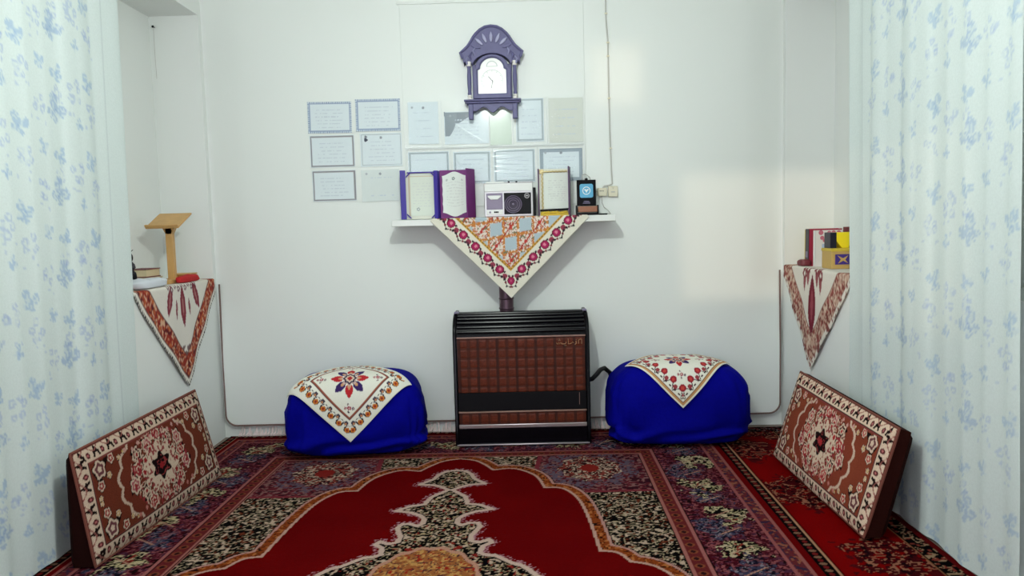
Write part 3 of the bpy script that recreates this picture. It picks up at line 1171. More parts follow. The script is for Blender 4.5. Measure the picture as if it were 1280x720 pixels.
MB().box(x0 + .024, x1 - .024, 4.220, 4.230, .228, .334).build('dark_band', M['black_matte'], ht, bevel=.002)
MB().box(x1 - .065, x1 - .063, 4.217, 4.222, .255, .325).build('control_lever', M['trimw'], ht)
MB().box(x0 + .01, x1 - .01, 4.20, 4.218, .026, .034).build('base_strip', M['silver'], ht, bevel=.002)
for xx in (x0 + .06, x1 - .06):
    for yy in (4.25, 4.46):
        MB().lathe([(0.014, 0.0225), (0.016, 0.025), (0.02, 0.03)][::-1], (xx, yy, 0.0)).build('foot', M['black_matte'], ht)
# raised lettering on the panel, written right to left
M['letter'] = mat('brass_letters', S(190, 140, 96), rough=0.35, metal=0.4)
M['letter_dk'] = mat('letter_backing', S(28, 10, 8), rough=0.5)
ox, oz, kx, kz = 0.200, 0.608, 0.160 / 700.0, 0.030 / 160.0
ww = [  # strokes in a 700 x 160 box, x from the left
    [(560, 10), (560, 130), (610, 150), (640, 150), (640, 10)],        # alef with its madda bent over it
    [(500, 90), (500, 20), (470, -10)],                               # ze
    [(440, 40), (410, 70), (380, 30), (330, 10), (300, 10), (300, 170)],   # mim joined to alef
    [(250, 70), (230, 15), (140, 12), (140, 60)],                    # ye
    [(140, 12), (100, 60), (90, 12), (60, 60), (40, 10), (10, 30), (10, 60)]]   # shin
dots = [(500, 130), (210, -35), (245, -35), (90, 130), (60, 130), (75, 160)]
for nm, mt_, dy, off, r in (('lettering_edge', M['letter_dk'], 0.0015, -5, 0.0032), ('lettering', M['letter'], 0.0, 0, 0.0021)):
    mb = MB()
    for st in ww:
        mb.tube([(ox + (x + off) * kx, 4.2165 + dy, oz + (z + off) * kz) for x, z in st], r, 6)
    for x, z in dots:
        mb.ball((ox + (x + off) * kx, 4.2165 + dy, oz + (z + off) * kz), r * 1.4, 8, 5)
    mb.build(nm, mt_, ht)
# flue pipe rising behind
M['flue'] = mat('dull_flue_metal', S(92, 70, 82), rough=0.32, metal=0.7)
fl_ = MB().tube([(-0.085, 4.455, 0.66), (-0.085, 4.455, 0.98), (-0.085, 4.46, 1.04), (-0.085, 4.49, 1.08), (-0.085, 4.57, 1.09)], 0.043, 20)
fp = fl_.build('flue_pipe', M['flue'], ht)
for z in (0.80, 0.86):
    MB().lathe([(0.0435, -.006), (0.047, 0), (0.0435, .006)], (-0.085, 4.455, z)).build('collar', M['flue'], fp)
MB().tube([(0.385, 4.38, 0.36), (0.42, 4.382, 0.368), (0.45, 4.42, .386), (0.48, 4.48, 0.402), (0.51, 4.53, 0.402), (0.545, 4.550, .37), (0.57, 4.553, 0.29), (0.585, 4.553, 0.09)], 0.014, 10).build('gas_hose', M['black_matte'], ht)

# ------------------------------------------------------------------ wall shelf
SF = 4.35
sh = thing('wall_shelf', 'white painted wall shelf above the heater', 'shelf', (-0.088, 4.46, 1.308))
MB().box(-0.746, 0.572, SF, 4.566, 1.308, 1.346).build('board', M['shelf'], sh, bevel=0.004)
for x in (-0.33, 0.20):
    MB().prism([(4.566, 1.308), (4.566, 1.17), (4.552, 1.17), (4.40, 1.296), (4.40, 1.308)], 'x', x - .012, x + .012).build('bracket', M['shelf'], sh)

# patterned cloth hanging over the shelf's front
ZT = 1.346
hw, drop = 0.452, 0.478
n = 150
p = np.linspace(0, 1, n)
Pq, Qq = np.meshgrid(p, p)
# corner (0,0) hangs lowest; p and q run up the two edges
side_l = 0.66
across = (Pq - Qq) * side_l * 0.7071
up_ = (Pq + Qq) * side_l * 0.7071
keep_back = 0.205
t = up_ - drop            # >0: on the shelf top
W = S(226, 222, 206)
c = Canvas(Pq * side_l, Qq * side_l, W)
x_, y_ = Pq * side_l, Qq * side_l
e = np.minimum(x_, y_)
al = np.maximum(x_, y_)
sa, sb, sc_ = speck(x_, y_, 0.010, 120)
inner = e > 0.125
# patchwork of squares set straight to the room
gx, gy = (across - .006) / 0.086, (up_ - .32 - .14 * across) / 0.098
fx, fy = (gx + .5) % 1, (gy + .5) % 1
par = (np.floor(gx + .5) + np.floor(gy + .5)) % 2
c.fill(inner, S(226, 214, 202))
c.fill(inner & (sb > .66), S(196, 116, 84))
c.fill(inner & (np.abs(sa - .5) < .05), S(160, 60, 56))
c.fill(inner & (sc_ > .74), S(120, 120, 90))
pl_ = inner & (par == 0) & (np.abs(fx - .5) < .40) & (np.abs(fy - .5) < .38)
c.fill(pl_, S(176, 192, 200))
c.fill(inner & ((np.abs(fx - .0) < .075) | (np.abs(fx - 1) < .075) | (np.abs(fy) < .075) | (np.abs(fy - 1) < .075)) & (sb > .34), S(200, 128, 66))
dg = inner & (par == 1) & (np.abs(fx - fy) < .05)
c.fill(dg, S(176, 60, 52))
c.fill(inner & (par == 1) & (np.hypot(fx - .5, fy - .5) < .11), S(190, 60, 56))
# border
c.fill((e > .113) & (e < .125), S(210, 160, 70))
c.fill((e > .117) & (e < .121) & ((al / .02) % 1 < .6), S(70, 60, 40))
pm = 0.098
tb = ((al - .02) / pm) % 1.0
bz = (e > .022) & (e < .113) & (al > .03)
for (tt0, ee0, r, cc) in ((.5, .085, .0235, S(110, 20, 50)), (.5, .085, .018, S(170, 40, 90)), (.5, .088, .008, S(220, 130, 150)), (0, .078, .014, S(150, 60, 80)), (.12, .062, .007, S(40, 30, 40)), (.88, .062, .007, S(40, 30, 40)), (.28, .056, .006, S(150, 40, 50)), (.72, .056, .006, S(150, 40, 50)), (.18, .095, .006, S(60, 40, 50)), (.82, .095, .006, S(60, 40, 50))):
    dt = np.abs(tb - tt0)
    dt = np.minimum(dt, 1 - dt) * pm
    c.fill(bz & (np.hypot(dt, e - ee0 + .010) < r * 1.12), cc)
zz_ = .040 + .030 * np.abs(2 * tb - 1)
c.fill(bz & (np.abs(e - zz_ + .008) < .0028), S(56, 46, 52))
dt = np.minimum(np.abs(tb - .5), 1) * pm
c.fill((np.hypot(dt, e - .031) < .006) & (al > .03), S(40, 34, 44))
on_top = t > 0
X = across - 0.052
Y = np.where(on_top, SF - 0.003 + np.minimum(t, keep_back), SF - 0.006 - 0.004 * (1 + np.sin(across * 40)) * np.clip(-t * 3, 0, 1))
Z = np.where(on_top, ZT + 0.003, ZT + 0.003 + t)
# cut the square where it would go into the wall by folding it flat
o = grid('patchwork_cloth', np.stack([X, Y, Z], -1), c.C, M['cloth'], None, (-0.05, 4.36, 1.35), thick=0.002)
tag(o, 'triangular patchwork printed cloth hanging point down over the wall shelf', 'cloth')

# ------------------------------------------------------------------ niche sill cloths
def niche_cloth(name, label, xw, sgn, ymid, zt, half, drop, depth_in, kind, sag):
    n = 110
    p = np.linspace(0, 1, n)
    Pq, Qq = np.meshgrid(p, p)
    sl = half * 1.4142 * 1.05
    along_ = (Pq - Qq) * sl * .7071
    up_ = (Pq + Qq) * sl * .7071
    # stretch so that the corner hangs by drop
    t = up_ * (drop / half) * 0.99 - drop
    x_, y_ = Pq * sl, Qq * sl
    e = np.minimum(x_, y_)
    W = S(226, 220, 210)
    c = Canvas(x_, y_, W)
    sa, sb, sc_ = speck(x_, y_, 0.018, 140 + kind)
    B1, B2 = (0.03, 0.115) if kind == 0 else (0.025, 0.13)
    bz = (e > B1) & (e < B2)
    if kind == 0:
        c.fill(bz, S(150, 52, 40))
        c.fill(bz & (np.abs(sa - .5) < .09), S(214, 170, 140))
        c.fill(bz & (sb > .7), S(190, 100, 60))
        c.fill(bz & (sc_ > .75), S(96, 30, 36))
        c.fill((np.abs(e - B1) < .004) | (np.abs(e - B2) < .005), S(110, 80, 76))
        c.fill((e < .012) & (((np.maximum(x_, y_)) / .017) % 1 < .5), S(50, 46, 52))
    else:
        c.fill(bz, S(196, 160, 142))
        c.fill(bz & (np.abs(sa - .5) < .1), S(120, 62, 56))
        c.fill(bz & (sb > .66), S(150, 76, 70))
        c.fill(bz & (sc_ > .74), S(214, 190, 170))
        c.fill((e < .03) & (sb > .6), S(130, 70, 66))
        c.fill(np.abs(e - B2) < .004, S(150, 110, 100))
    # hanging drops in the middle, drawn in along/down coordinates
    cc = Canvas(along_, t, W)
    cc.C = c.C
    PR = S(128, 50, 62) if kind == 0 else S(116, 34, 50)
    if kind == 0:
        for a0, t0, L, w, an in ((0, -.12, .24, .06, 1.571), (-.15, -.07, .18, .058, 1.2), (.17, -.07, .18, .062, 1.95), (-.075, -.13, .12, .022, 1.5), (.075, -.13, .11, .022, 1.6)):
            cc.leaf(a0, t0, L, w, an, PR)
            cc.leaf(a0, t0, L * .5, w * .3, an, S(170, 110, 110))
        for i in range(9):
            a0 = -.16 + .04 * i
            cc.rose(a0, .0 - .02 * (i % 2), .016, [(1, S(110, 60, 76)), (.4, W)], 5)
        in_ = (np.abs(along_) < .06) & (t < -.34) & (t > -.42) & (e > B2)
        cc.fill(in_ & (sa > .45), S(120, 96, 96))
    else:
        cc.leaf(0, -.20, .34, .085, 1.571, PR)
        cc.leaf(0, -.20, .2, .03, 1.571, S(150, 70, 80))
        for a0, t0 in ((-.11, -.06), (.11, -.06), (-.06, -.03), (.06, -.03)):
            cc.leaf(a0, t0, .14, .04, 1.571, S(150, 80, 84))
            cc.rose(a0, t0 + .03, .03, [(1, S(130, 60, 66)), (.4, W)], 5)
    on = t > 0
    inset = np.minimum(t, depth_in)
    Yp = ymid + along_
    lim = np.clip(Yp, None, 4.545)
    sg = sag * np.clip((ymid - Yp) / half, 0, 1)
    X = np.where(on, xw + sgn * inset, xw - sgn * (0.008 + 0.010 * np.clip(-t / drop, 0, 1) + 0.004 * np.sin(along_ * 30) * np.clip(-t * 4, 0, 1)))
    Z = np.where(on, zt + 0.004, zt + 0.004 + t - sg * np.clip(-t * 10, 0, 1))
    o = grid(name, np.stack([X, lim, Z], -1), cc.C, M['cloth'], None, (xw, ymid, zt), thick=0.002)
    return tag(o, label, 'cloth')


niche_cloth('sill_cloth', 'white triangular cloth with red border and lace dots hanging from the left niche sill', XL, -1, 4.10, 1.015, 0.52, 0.575, 0.20, 0, 0.03)
niche_cloth('sill_cloth', 'white triangular cloth with a dark cypress motif hanging from the right niche sill', XR, 1, 4.10, 1.01, 0.50, 0.56, 0.20, 1, 0.02)

# ------------------------------------------------------------------ curtains
M['curtain'] = vmat('sheer_curtain', rough=0.85, bump=0.12, bscale=120, spec=0.2, fuzz=0.03, trans=0.12)


def butterfly(c, cx, cy, r, ang, col, a):
    c = c.window(cx, cy, r * 1.7)
    dx, dy = c.X - cx, c.Y - cy
    u = dx * math.cos(ang) + dy * math.sin(ang)
    v = -dx * math.sin(ang) + dy * math.cos(ang)
    d = np.hypot(u, v)
    t = np.arctan2(v, u)
    w = r * np.clip(np.abs(np.sin(2 * t)) ** .6 * (1 + .35 * np.sin(t)), 0, 2)
    m_ = d < w
    n_ = vn(c.X * 120, c.Y * 120, 200)
    c.fill(m_, col, np.where(n_ > .45, a, a * .3))
    c.fill((np.abs(u) < r * .05) & (np.abs(v) < r * .6), col, a)


def blossom(c, cx, cy, r, col, a, seed):
    c = c.window(cx, cy, r * 3)
    n_ = vn(c.X * 90 + seed, c.Y * 90, 201)
    rr = np.random.RandomState(seed)
    for i in range(5):
        t = i * 1.257 + rr.rand()
        q = r * (.45 + .3 * rr.rand())
        dd = np.hypot(c.X - cx - q * math.cos(t), c.Y - cy - q * math.sin(t) * 1.1)
        k = r * (.26 + .14 * rr.rand())
        c.fill((dd < k) & (dd > k * .35), col, np.where(n_ > .4, a, a * .35))
    for i in range(3):
        dd = np.hypot(c.X - cx + r * (rr.rand() - .5) * 2.2, c.Y - cy + r * (1 + rr.rand()))
        c.fill(dd < r * .14, col, a * .8)


def curtain(name, label, xw, sgn, y_far, y_near, hem, z0, z1, seed, lean, amp=0.0075, strength=.52):
    ys = np.arange(0, y_far - y_near, 0.0075)
    zs = np.arange(z0, z1, 0.0085)
    D_, Z = np.meshgrid(ys, zs)              # D_: distance from the far edge
    c = Canvas(D_, Z, S(222, 232, 230))
    col = S(132, 170, 212)
    tile_w, tile_h = 0.46, 0.335
    for i in range(int((y_far - y_near) / tile_w) + 2):
        for j in range(-1, int((z1 - z0) / tile_h) + 2):
            ox_, oz_ = hem + i * tile_w, z0 + j * tile_h + (i % 2) * 0.11
            a = strength
            for (kx_, kz_, kind, r, an) in ((.10, .24, 'b', .048, .4), (.07, .13, 'f', .048, 0), (.20, .20, 'f', .052, 0), (.185, .06, 's', .03, .9), (.30, .25, 'b', .04, -.5), (.33, .10, 'B', .060, .7), (.31, .18, 'f', .034, 0), (.42, .28, 's', .034, .3), (.43, .12, 'f', .042, 0)):
                if kind in 'bBs':
                    butterfly(c, ox_ + kx_, oz_ + kz_, r, an, col if kind != 'B' else S(120, 158, 206), a)
                else:
                    blossom(c, ox_ + kx_, oz_ + kz_, r, S(150, 172, 216), a * .85, seed + i * 37 + j * 11 + int(kx_ * 100))
    # faint woven seam lines
    c.fill(np.abs(D_ - hem * .8) < .003, S(206, 216, 216))
    ph = seed * 1.3
    low = np.clip(1 - (Z - z0) / 1.4, 0, 1)
    fold = np.sin(D_ * 19 + ph + .8 * np.sin(Z * 1.1)) * (.55 + .45 * np.sin(D_ * 5.3 + ph)) + .28 * np.sin(D_ * 47 + 2 * ph + .6 * np.sin(Z * 1.7)) + .7 * low * np.sin(D_ * 13 - Z * 3.4 + ph)
    amp_ = amp * (0.55 + 0.45 * np.clip(D_ / 0.25, 0, 1))
    X = xw + fold * amp_
    lim = XL + .012 if sgn < 0 else XR - .012
    X = np.maximum(X, lim) if sgn < 0 else np.minimum(X, lim)
    Y = y_far - D_ + lean * (Z - 1.3) + .006 * np.sin(D_ * 54)
    o = grid(name, np.stack([X, Y, Z], -1), c.C, M['curtain'], None, (xw, y_far, z0))
    return tag(o, label, 'curtain')


curtain('curtain', 'sheer white curtain with pale blue butterflies on the left wall', -1.862, -1, 3.53, 1.75, 0.19, 0.03, 2.74, 5, 0.03)
curtain('curtain', 'sheer white curtain with faint blue flowers behind the tan cushion on the right', 1.604, 1, 3.61, 2.375, 0.17, 0.012, 2.74, 9, 0.03, 0.0095, .42)
curtain('curtain', 'folded edge of a second white curtain at the far right of the picture', 1.592, 1, 2.335, 1.55, 0.02, 0.012, 2.74, 14, 0.055, 0.014, .42)
M['rod'] = mat('curtain_rod_metal', S(170, 165, 160), rough=0.35, metal=0.8)
for xw, nm in ((-1.852, 'left'), (1.585, 'right')):
    s = -1 if xw < 0 else 1
    rd = thing('curtain_rod', 'metal curtain rod high on the %s wall' % nm, 'curtain rod', (xw, 2.6, 2.75))
    MB().tube([(xw, 1.5, 2.75), (xw, 3.72, 2.75)], 0.011, 12).build('rod', M['rod'], rd)
    for yy in (1.7, 3.66):
        MB().tube([(xw, yy, 2.75), (XL if s < 0 else XR, yy, 2.75)], 0.007, 8).build('bracket', M['rod'], rd)
    for yy in (1.49, 3.73):
        MB().ball((xw, yy, 2.75), 0.02).build('finial', M['rod'], rd)

# ------------------------------------------------------------------ ceiling lamp above the frame
lt = thing('pendant_lamp', 'bare pendant lamp on a cord from the ceiling in mid room', 'lamp', (LAMP[0], LAMP[1], 2.95))
MB().lathe([(0.05, 2.95), (0.05, 2.93), (0.02, 2.915)][::-1], (LAMP[0], LAMP[1], 0)).build('ceiling_rose', M['shelf'], lt)
MB().tube([(LAMP[0], LAMP[1], 2.92), (LAMP[0], LAMP[1], 2.52)], 0.004, 8).build('cord', M['cable'], lt)
MB().lathe([(0.012, 2.53), (0.024, 2.515), (0.024, 2.48)][::-1], (LAMP[0], LAMP[1], 0)).build('socket', M['ivory'], lt)

# ------------------------------------------------------------------ wall clock
CX, CF, CB = -0.135, 4.485, 4.565
ck = thing('wall_clock', 'dark violet wooden wall clock with carved bonnet and white arched dial', 'clock', (CX, 4.53, 2.20))
bon = [(-.166, 2.262), (-.172, 2.298), (-.184, 2.330), (-.164, 2.345), (-.141, 2.366), (-.122, 2.392), (-.107, 2.417), (-.090, 2.438), (-.065, 2.460), (-.035, 2.476), (0, 2.481)]
bon = bon + [(-x, z) for x, z in bon[::-1][1:]]
arch = [(.118 * math.cos(math.pi * i / 12), 2.235 + .085 * math.sin(math.pi * i / 12)) for i in range(13)]
low = [(.155, 2.276), (.122, 2.270)] + arch[1:-1] + [(-.122, 2.270), (-.155, 2.276)]
MB().prism([(CX + x, z) for x, z in bon + low], 'y', CF, CB).build('bonnet', M['clock'], ck, bevel=0.003)
MB().tube([(CX + x, CF - .001, z - .004) for x, z in bon[1:-1]], 0.0085, 8).build('bonnet_moulding', M['clock'], ck)
for i in range(7):
    a = math.radians(90 + (i - 3) * 24)
    cxl, czl = CX + .085 * math.cos(a) * 1.15, 2.335 + .078 * math.sin(a)
    L, w = .062, .019
    pts = []
    for k in range(10):
        t = 2 * math.pi * k / 10
        u, v = L / 2 * math.cos(t), w / 2 * math.sin(t) * (1 if math.cos(t) < .5 else .6)
        pts.append((cxl + u * math.cos(a) - v * math.sin(a), czl + u * math.sin(a) + v * math.cos(a)))
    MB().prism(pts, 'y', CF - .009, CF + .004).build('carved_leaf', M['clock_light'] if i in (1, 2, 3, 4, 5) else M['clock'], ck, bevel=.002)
for sx in (-1, 1):
    for k in range(3):
        a = math.radians(90 - sx * (58 + k * 9))
        x = CX + sx * (.095 + k * .022)
        z = 2.352 - k * .026
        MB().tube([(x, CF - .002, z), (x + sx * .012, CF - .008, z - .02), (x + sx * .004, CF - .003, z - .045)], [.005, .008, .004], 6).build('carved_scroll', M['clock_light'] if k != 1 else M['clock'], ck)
# case with an arched door
MB().box(CX - .118, CX + .118, 4.515, CB, 2.05, 2.262).build('case', M['clock'], ck, bevel=.003)


def arched(w, z0, zs, rise, n=14):
    return [(CX - w, z0)] + [(CX + w, z0)] + [(CX + w * math.cos(math.pi * i / n), zs + rise * math.sin(math.pi * i / n)) for i in range(n + 1)]


def shouldered(w, w2, z0, zs, zt, n=14):
    return [(CX - w, z0), (CX + w, z0), (CX + w, zs)] + [(CX + w2 * math.cos(math.pi * i / n), zs + .008 + (zt - zs - .008) * math.sin(math.pi * i / n)) for i in range(n + 1)] + [(CX - w, zs)]


MB().ring(shouldered(.112, .098, 2.058, 2.232, 2.316), shouldered(.090, .075, 2.082, 2.228, 2.300), 'y', 4.493, 4.515).build('door_frame', M['clock'], ck, bevel=.003)
MB().ring(shouldered(.092, .077, 2.080, 2.230, 2.302), shouldered(.084, .070, 2.088, 2.226, 2.296), 'y', 4.500, 4.515).build('inner_frame', M['clock'], ck, bevel=.002)
dl = MB().prism(shouldered(.086, .072, 2.086, 2.228, 2.298), 'y', 4.508, 4.516).build('dial', M['dial'], ck)
M['dialmark'] = mat('pale_dial_print', S(196, 200, 200), rough=0.4)
MB().ring([(CX + .066 * math.cos(i * .2094), 2.163 + .066 * math.sin(i * .2094)) for i in range(30)], [(CX + .063 * math.cos(i * .2094), 2.163 + .063 * math.sin(i * .2094)) for i in range(30)], 'y', 4.5068, 4.5085).build('chapter_ring', M['dialmark'], dl)
mk = MB()
for i in range(12):
    a = i * math.pi / 6
    mk.tube([(CX + .052 * math.cos(a), 4.5072, 2.163 + .052 * math.sin(a)), (CX + .061 * math.cos(a), 4.5072, 2.163 + .061 * math.sin(a))], .0016, 5)
mk.build('hour_mark', M['dialmark'], dl)['kind'] = 'stuff'
MB().ring([(CX + .034 * math.cos(math.pi * i / 10), 2.248 + .032 * math.sin(math.pi * i / 10)) for i in range(11)] + [(CX - .034, 2.246), (CX + .034, 2.246)], [(CX + .028 * math.cos(math.pi * i / 10), 2.250 + .025 * math.sin(math.pi * i / 10)) for i in range(11)] + [(CX - .028, 2.249), (CX + .028, 2.249)], 'y', 4.5065, 4.5085).build('dial_crest', M['dialmark'], dl)
M['hand'] = mat('dark_clock_hand', S(90, 92, 96), rough=0.4)
MB().tube([(CX + .006, 4.5052, 2.155), (CX - .022, 4.5052, 2.188)], .0017, 6).build('hand', M['hand'], dl)
MB().tube([(CX + .004, 4.5045, 2.170), (CX - .006, 4.5045, 2.118)], .0014, 6).build('hand', M['hand'], dl)
for sx in (-1, 1):
    x = CX + sx * .136
    pc = [(.008, 2.074), (.012, 2.085), (.0095, 2.10), (.0125, 2.15), (.0125, 2.19), (.0095, 2.235), (.012, 2.245), (.008, 2.252)]
    MB().lathe(pc, (x, 4.490, 0), n=16).build('column', M['clock'], ck)
    for z in (2.050, 2.246):
        MB().lathe([(.012, z), (.0145, z + .006), (.0115, z + .014), (.0145, z + .022), (.012, z + .028)], (x, 4.490, 0), n=14).build('column_cap', M['cap'], ck)
MB().box(CX - .170, CX + .170, 4.462, CB, 2.040, 2.050).build('ledge', M['clock'], ck, bevel=.003)
MB().box(CX - .160, CX + .160, 4.474, CB, 2.028, 2.040).build('ledge_moulding', M['clock'], ck, bevel=.004)
ap = [(-.135, 2.028), (-.135, 1.990)]
for i in range(33):
    u = -1 + 2 * i / 32
    au = abs(u)
    ap.append((u * .118, 1.996 - .012 * math.cos(au * 2.2 * math.pi) - .010 * math.exp(-(au / .22) ** 2)))
ap += [(.135, 1.990), (.135, 2.028)]
MB().prism([(CX + x, z) for x, z in ap], 'y', 4.490, 4.505).build('apron', M['clock'], ck, bevel=.002)
for sx in (-1, 1):
    x = CX + sx * .132
    MB().box(x - .014, x + .014, 4.486, 4.525, 1.936, 2.028).build('leg', M['clock'], ck, bevel=.004)

# ------------------------------------------------------------------ certificates on the wall
M['paper'] = vmat('printed_paper', rough=0.55, bump=0.02, bscale=30, spec=0.4, fuzz=0.01)
PAP = S(222, 232, 236)


def certificate(name, label, x0, x1, z0, z1, rot, style, y=4.562, group=None, seed=0, lines=None, cat='certificate', paper=PAP):
    w, h = x1 - x0, z1 - z0
    xs = np.arange(0, w + .0001, .0025)
    zs = np.arange(0, h + .0001, .0025)
    X, Z = np.meshgrid(xs, zs)
    c = Canvas(X, Z, paper)
    e = np.minimum(np.minimum(X, w - X), np.minimum(Z, h - Z))
    INK = S(204, 214, 222)
    rr = np.random.RandomState(seed)
    if style == 'toothed':
        t = np.where(np.minimum(X, w - X) < np.minimum(Z, h - Z), Z, X)
        c.fill((e < .012) & ((t / .0115) % 1 < .55), S(140, 156, 186))
        c.fill((e > .009) & (e < .0155), S(150, 166, 192))
    elif style == 'grey':
        c.fill((e > .003) & (e < .0125), S(142, 140, 146))
        c.fill((e > .0125) & (e < .015), S(176, 176, 176))
    elif style == 'thin':
        c.fill((e > .008) & (e < .0108), S(150, 158, 164))
    elif style == 'wide':
        c.fill((e > .004) & (e < .024), S(158, 172, 182))
        c.fill((e > .004) & (e < .007), S(140, 150, 160))
    elif style == 'pale':
        c.fill((e > .006) & (e < .016), S(168, 180, 186))
    elif style == 'swoosh':
        c.fill((Z > h * .86 - 0) & (X < w * .02), S(130, 140, 150))
        top = (h - Z) / h
        c.fill((top + X / w * .8 < .62) & (top < .36) & (e > .004), S(140, 150, 158))
        c.fill((X < w * .34) & (top < .75) & ((X / w - .0) * 2.2 + top * .75 < .62 + .25 * np.sin(top * 3)) & (e > .004), S(150, 160, 168))
    n = lines if lines is not None else 6
    for i in range(n):
        zc = h * (.74 - .56 * i / max(n - 1, 1))
        a0 = w * (.16 + .1 * rr.rand())
        a1 = w * (.84 - .14 * rr.rand())
        ink = vn(X * 160, Z * 3 + i * 7, 300 + seed) > .42
        c.fill((np.abs(Z - zc) < .0026) & (X > a0) & (X < a1) & ink, INK)
    if style in ('thin', 'plain', 'wide', 'swoosh'):
        c.rose(w * .5, h * .86, .008, [(1, S(150, 156, 164))], 5)
        c.rose(w * .14, h * .87, .007, [(1, S(176, 184, 190))], 4)
    if style == 'thin':
        c.rose(w * .14, h * .80, .011, [(1, S(60, 66, 84))], 3)
        c.rose(w * .14, h * .89, .008, [(1, S(120, 124, 134))], 3)
    ca, sa_ = math.cos(rot), math.sin(rot)
    cxm, czm = (x0 + x1) / 2, (z0 + z1) / 2
    xr, zr = X - w / 2, Z - h / 2
    curl = .0015 + .0035 * (2 * np.abs(xr) / w) ** 3 * (2 * np.abs(zr) / h) ** 2 + .0012 * vn(X * 12, Z * 12, seed + 50)
    P = np.stack([cxm + xr * ca - zr * sa_, np.full_like(X, y) - curl, czm + xr * sa_ + zr * ca], -1)
    o = grid(name, P, c.C, M['paper'], None, (cxm, y, czm))
    return tag(o, label, cat, group)


YL = 4.5705
certificate('certificate', 'blue toothed certificate at the top of the far left column', -1.268, -1.000, 1.889, 2.078, -.010, 'toothed', YL, None, 1)
certificate('certificate', 'blue toothed certificate touching the board edge, right of the other toothed one', -.975, -.702, 1.893, 2.086, -.005, 'toothed', YL, None, 2)
certificate('certificate', 'grey bordered certificate in the middle of the far left column', -1.263, -.990, 1.683, 1.876, .0, 'grey', YL, None, 3)
certificate('certificate', 'thin lined certificate with a small dark portrait mark at its top left', -.955, -.698, 1.680, 1.882, .0, 'thin', YL, None, 4)
certificate('certificate', 'grey bordered certificate at the bottom of the far left column', -1.258, -.990, 1.476, 1.664, .0, 'grey', YL, None, 5)
certificate('certificate', 'almost blank pale certificate low beside the blue folder', -.957, -.722, 1.468, 1.662, .01, 'plain', YL, None, 6, 2, paper=S(220, 228, 226))
YB = 4.5645
certificate('certificate', 'pale blue upright certificate at the left end of the upper row inside the board', -.655, -.468, 1.806, 2.060, 0, 'plain', YB, None, 7, 4)
certificate('certificate', 'certificate with a dark grey swoosh corner just left below the clock', -.436, -.165, 1.800, 1.996, 0, 'swoosh', YB, None, 8, 6)
certificate('certificate', 'narrow pale green paper directly under the clock', -.158, -.028, 1.790, 2.00, 0, 'blank', YB, None, 9, 0, paper=S(214, 226, 214))
certificate('certificate', 'upright grey bordered certificate right of the clock foot', .000, .172, 1.803, 2.064, 0, 'pale', YB, None, 10, 5)
certificate('certificate', 'cream upright paper at the right end of the upper row', .200, .408, 1.795, 2.060, 0, 'blank', YB, None, 11, 4, paper=S(218, 222, 214))
certificate('certificate', 'pale bordered certificate in the lower row above the blue folder', -.664, -.412, 1.565, 1.762, 0, 'pale', YB, None, 12, 2)
certificate('certificate', 'pale bordered certificate in the lower row above the purple folder', -.388, -.160, 1.560, 1.756, 0, 'pale', YB, None, 13, 5)
certificate('certificate', 'pale blue certificate in the lower row above the radio', -.142, .112, 1.560, 1.762, 0, 'pale', YB, None, 14, 7)
certificate('certificate', 'certificate with a wide grey border in the lower row above the gilt frame', .138, .402, 1.558, 1.760, 0, 'wide', YB, None, 15, 6)


# clear plastic film over the two rows
def film_mat():
    m = bpy.data.materials.new('clear_plastic_film')
    m.use_nodes = True
    nt = m.node_tree
    nt.nodes.remove(nt.nodes['Principled BSDF'])
    out = nt.nodes['Material Output']
    tr = nt.nodes.new('ShaderNodeBsdfTransparent')
    gl = nt.nodes.new('ShaderNodeBsdfGlossy')
    gl.inputs['Roughness'].default_value = 0.16
    fr_ = nt.nodes.new('ShaderNodeFresnel')
    fr_.inputs['IOR'].default_value = 1.35
    ms = nt.nodes.new('ShaderNodeMixShader')
    nt.links.new(fr_.outputs[0], ms.inputs[0])
    nt.links.new(tr.outputs[0], ms.inputs[1])
    nt.links.new(gl.outputs[0], ms.inputs[2])
    nt.links.new(ms.outputs[0], out.inputs['Surface'])
    return m


M['film'] = film_mat()
M['film_edge'] = mat('film_seam', S(236, 240, 240), rough=0.2, spec=0.6)


def film(name, label, x0, x1, z0, z1, creases, seed, seams):
    xs = np.arange(x0, x1, .003)
    zs = np.arange(z0, z1, .003)
    X, Z = np.meshgrid(xs, zs)
    Y = 4.5555 - .002 * vn(X * 8, Z * 8, seed)
    for (ax, az, bx, bz, w, hgt) in creases:
        dx, dz = bx - ax, bz - az
        t = np.clip(((X - ax) * dx + (Z - az) * dz) / (dx * dx + dz * dz), 0, 1)
        dd = np.hypot(X - ax - t * dx, Z - az - t * dz)
        Y -= hgt * np.exp(-(dd / w) ** 2) * np.sin(np.pi * np.clip(t * .9 + .05, 0, 1))
    root = grid(name, np.stack([X, Y, Z], -1), None, M['film'], None, ((x0 + x1) / 2, 4.555, z0))
    tag(root, label, 'plastic film')
    for (ax, az, bx, bz) in seams:
        MB().tube([(ax + (bx - ax) * i / 8, 4.5545 - .001 * (i % 2), az + (bz - az) * i / 8 + .0012 * math.sin(i * 2.1)) for i in range(9)], .0019, 5).build('seam', M['film_edge'], root)


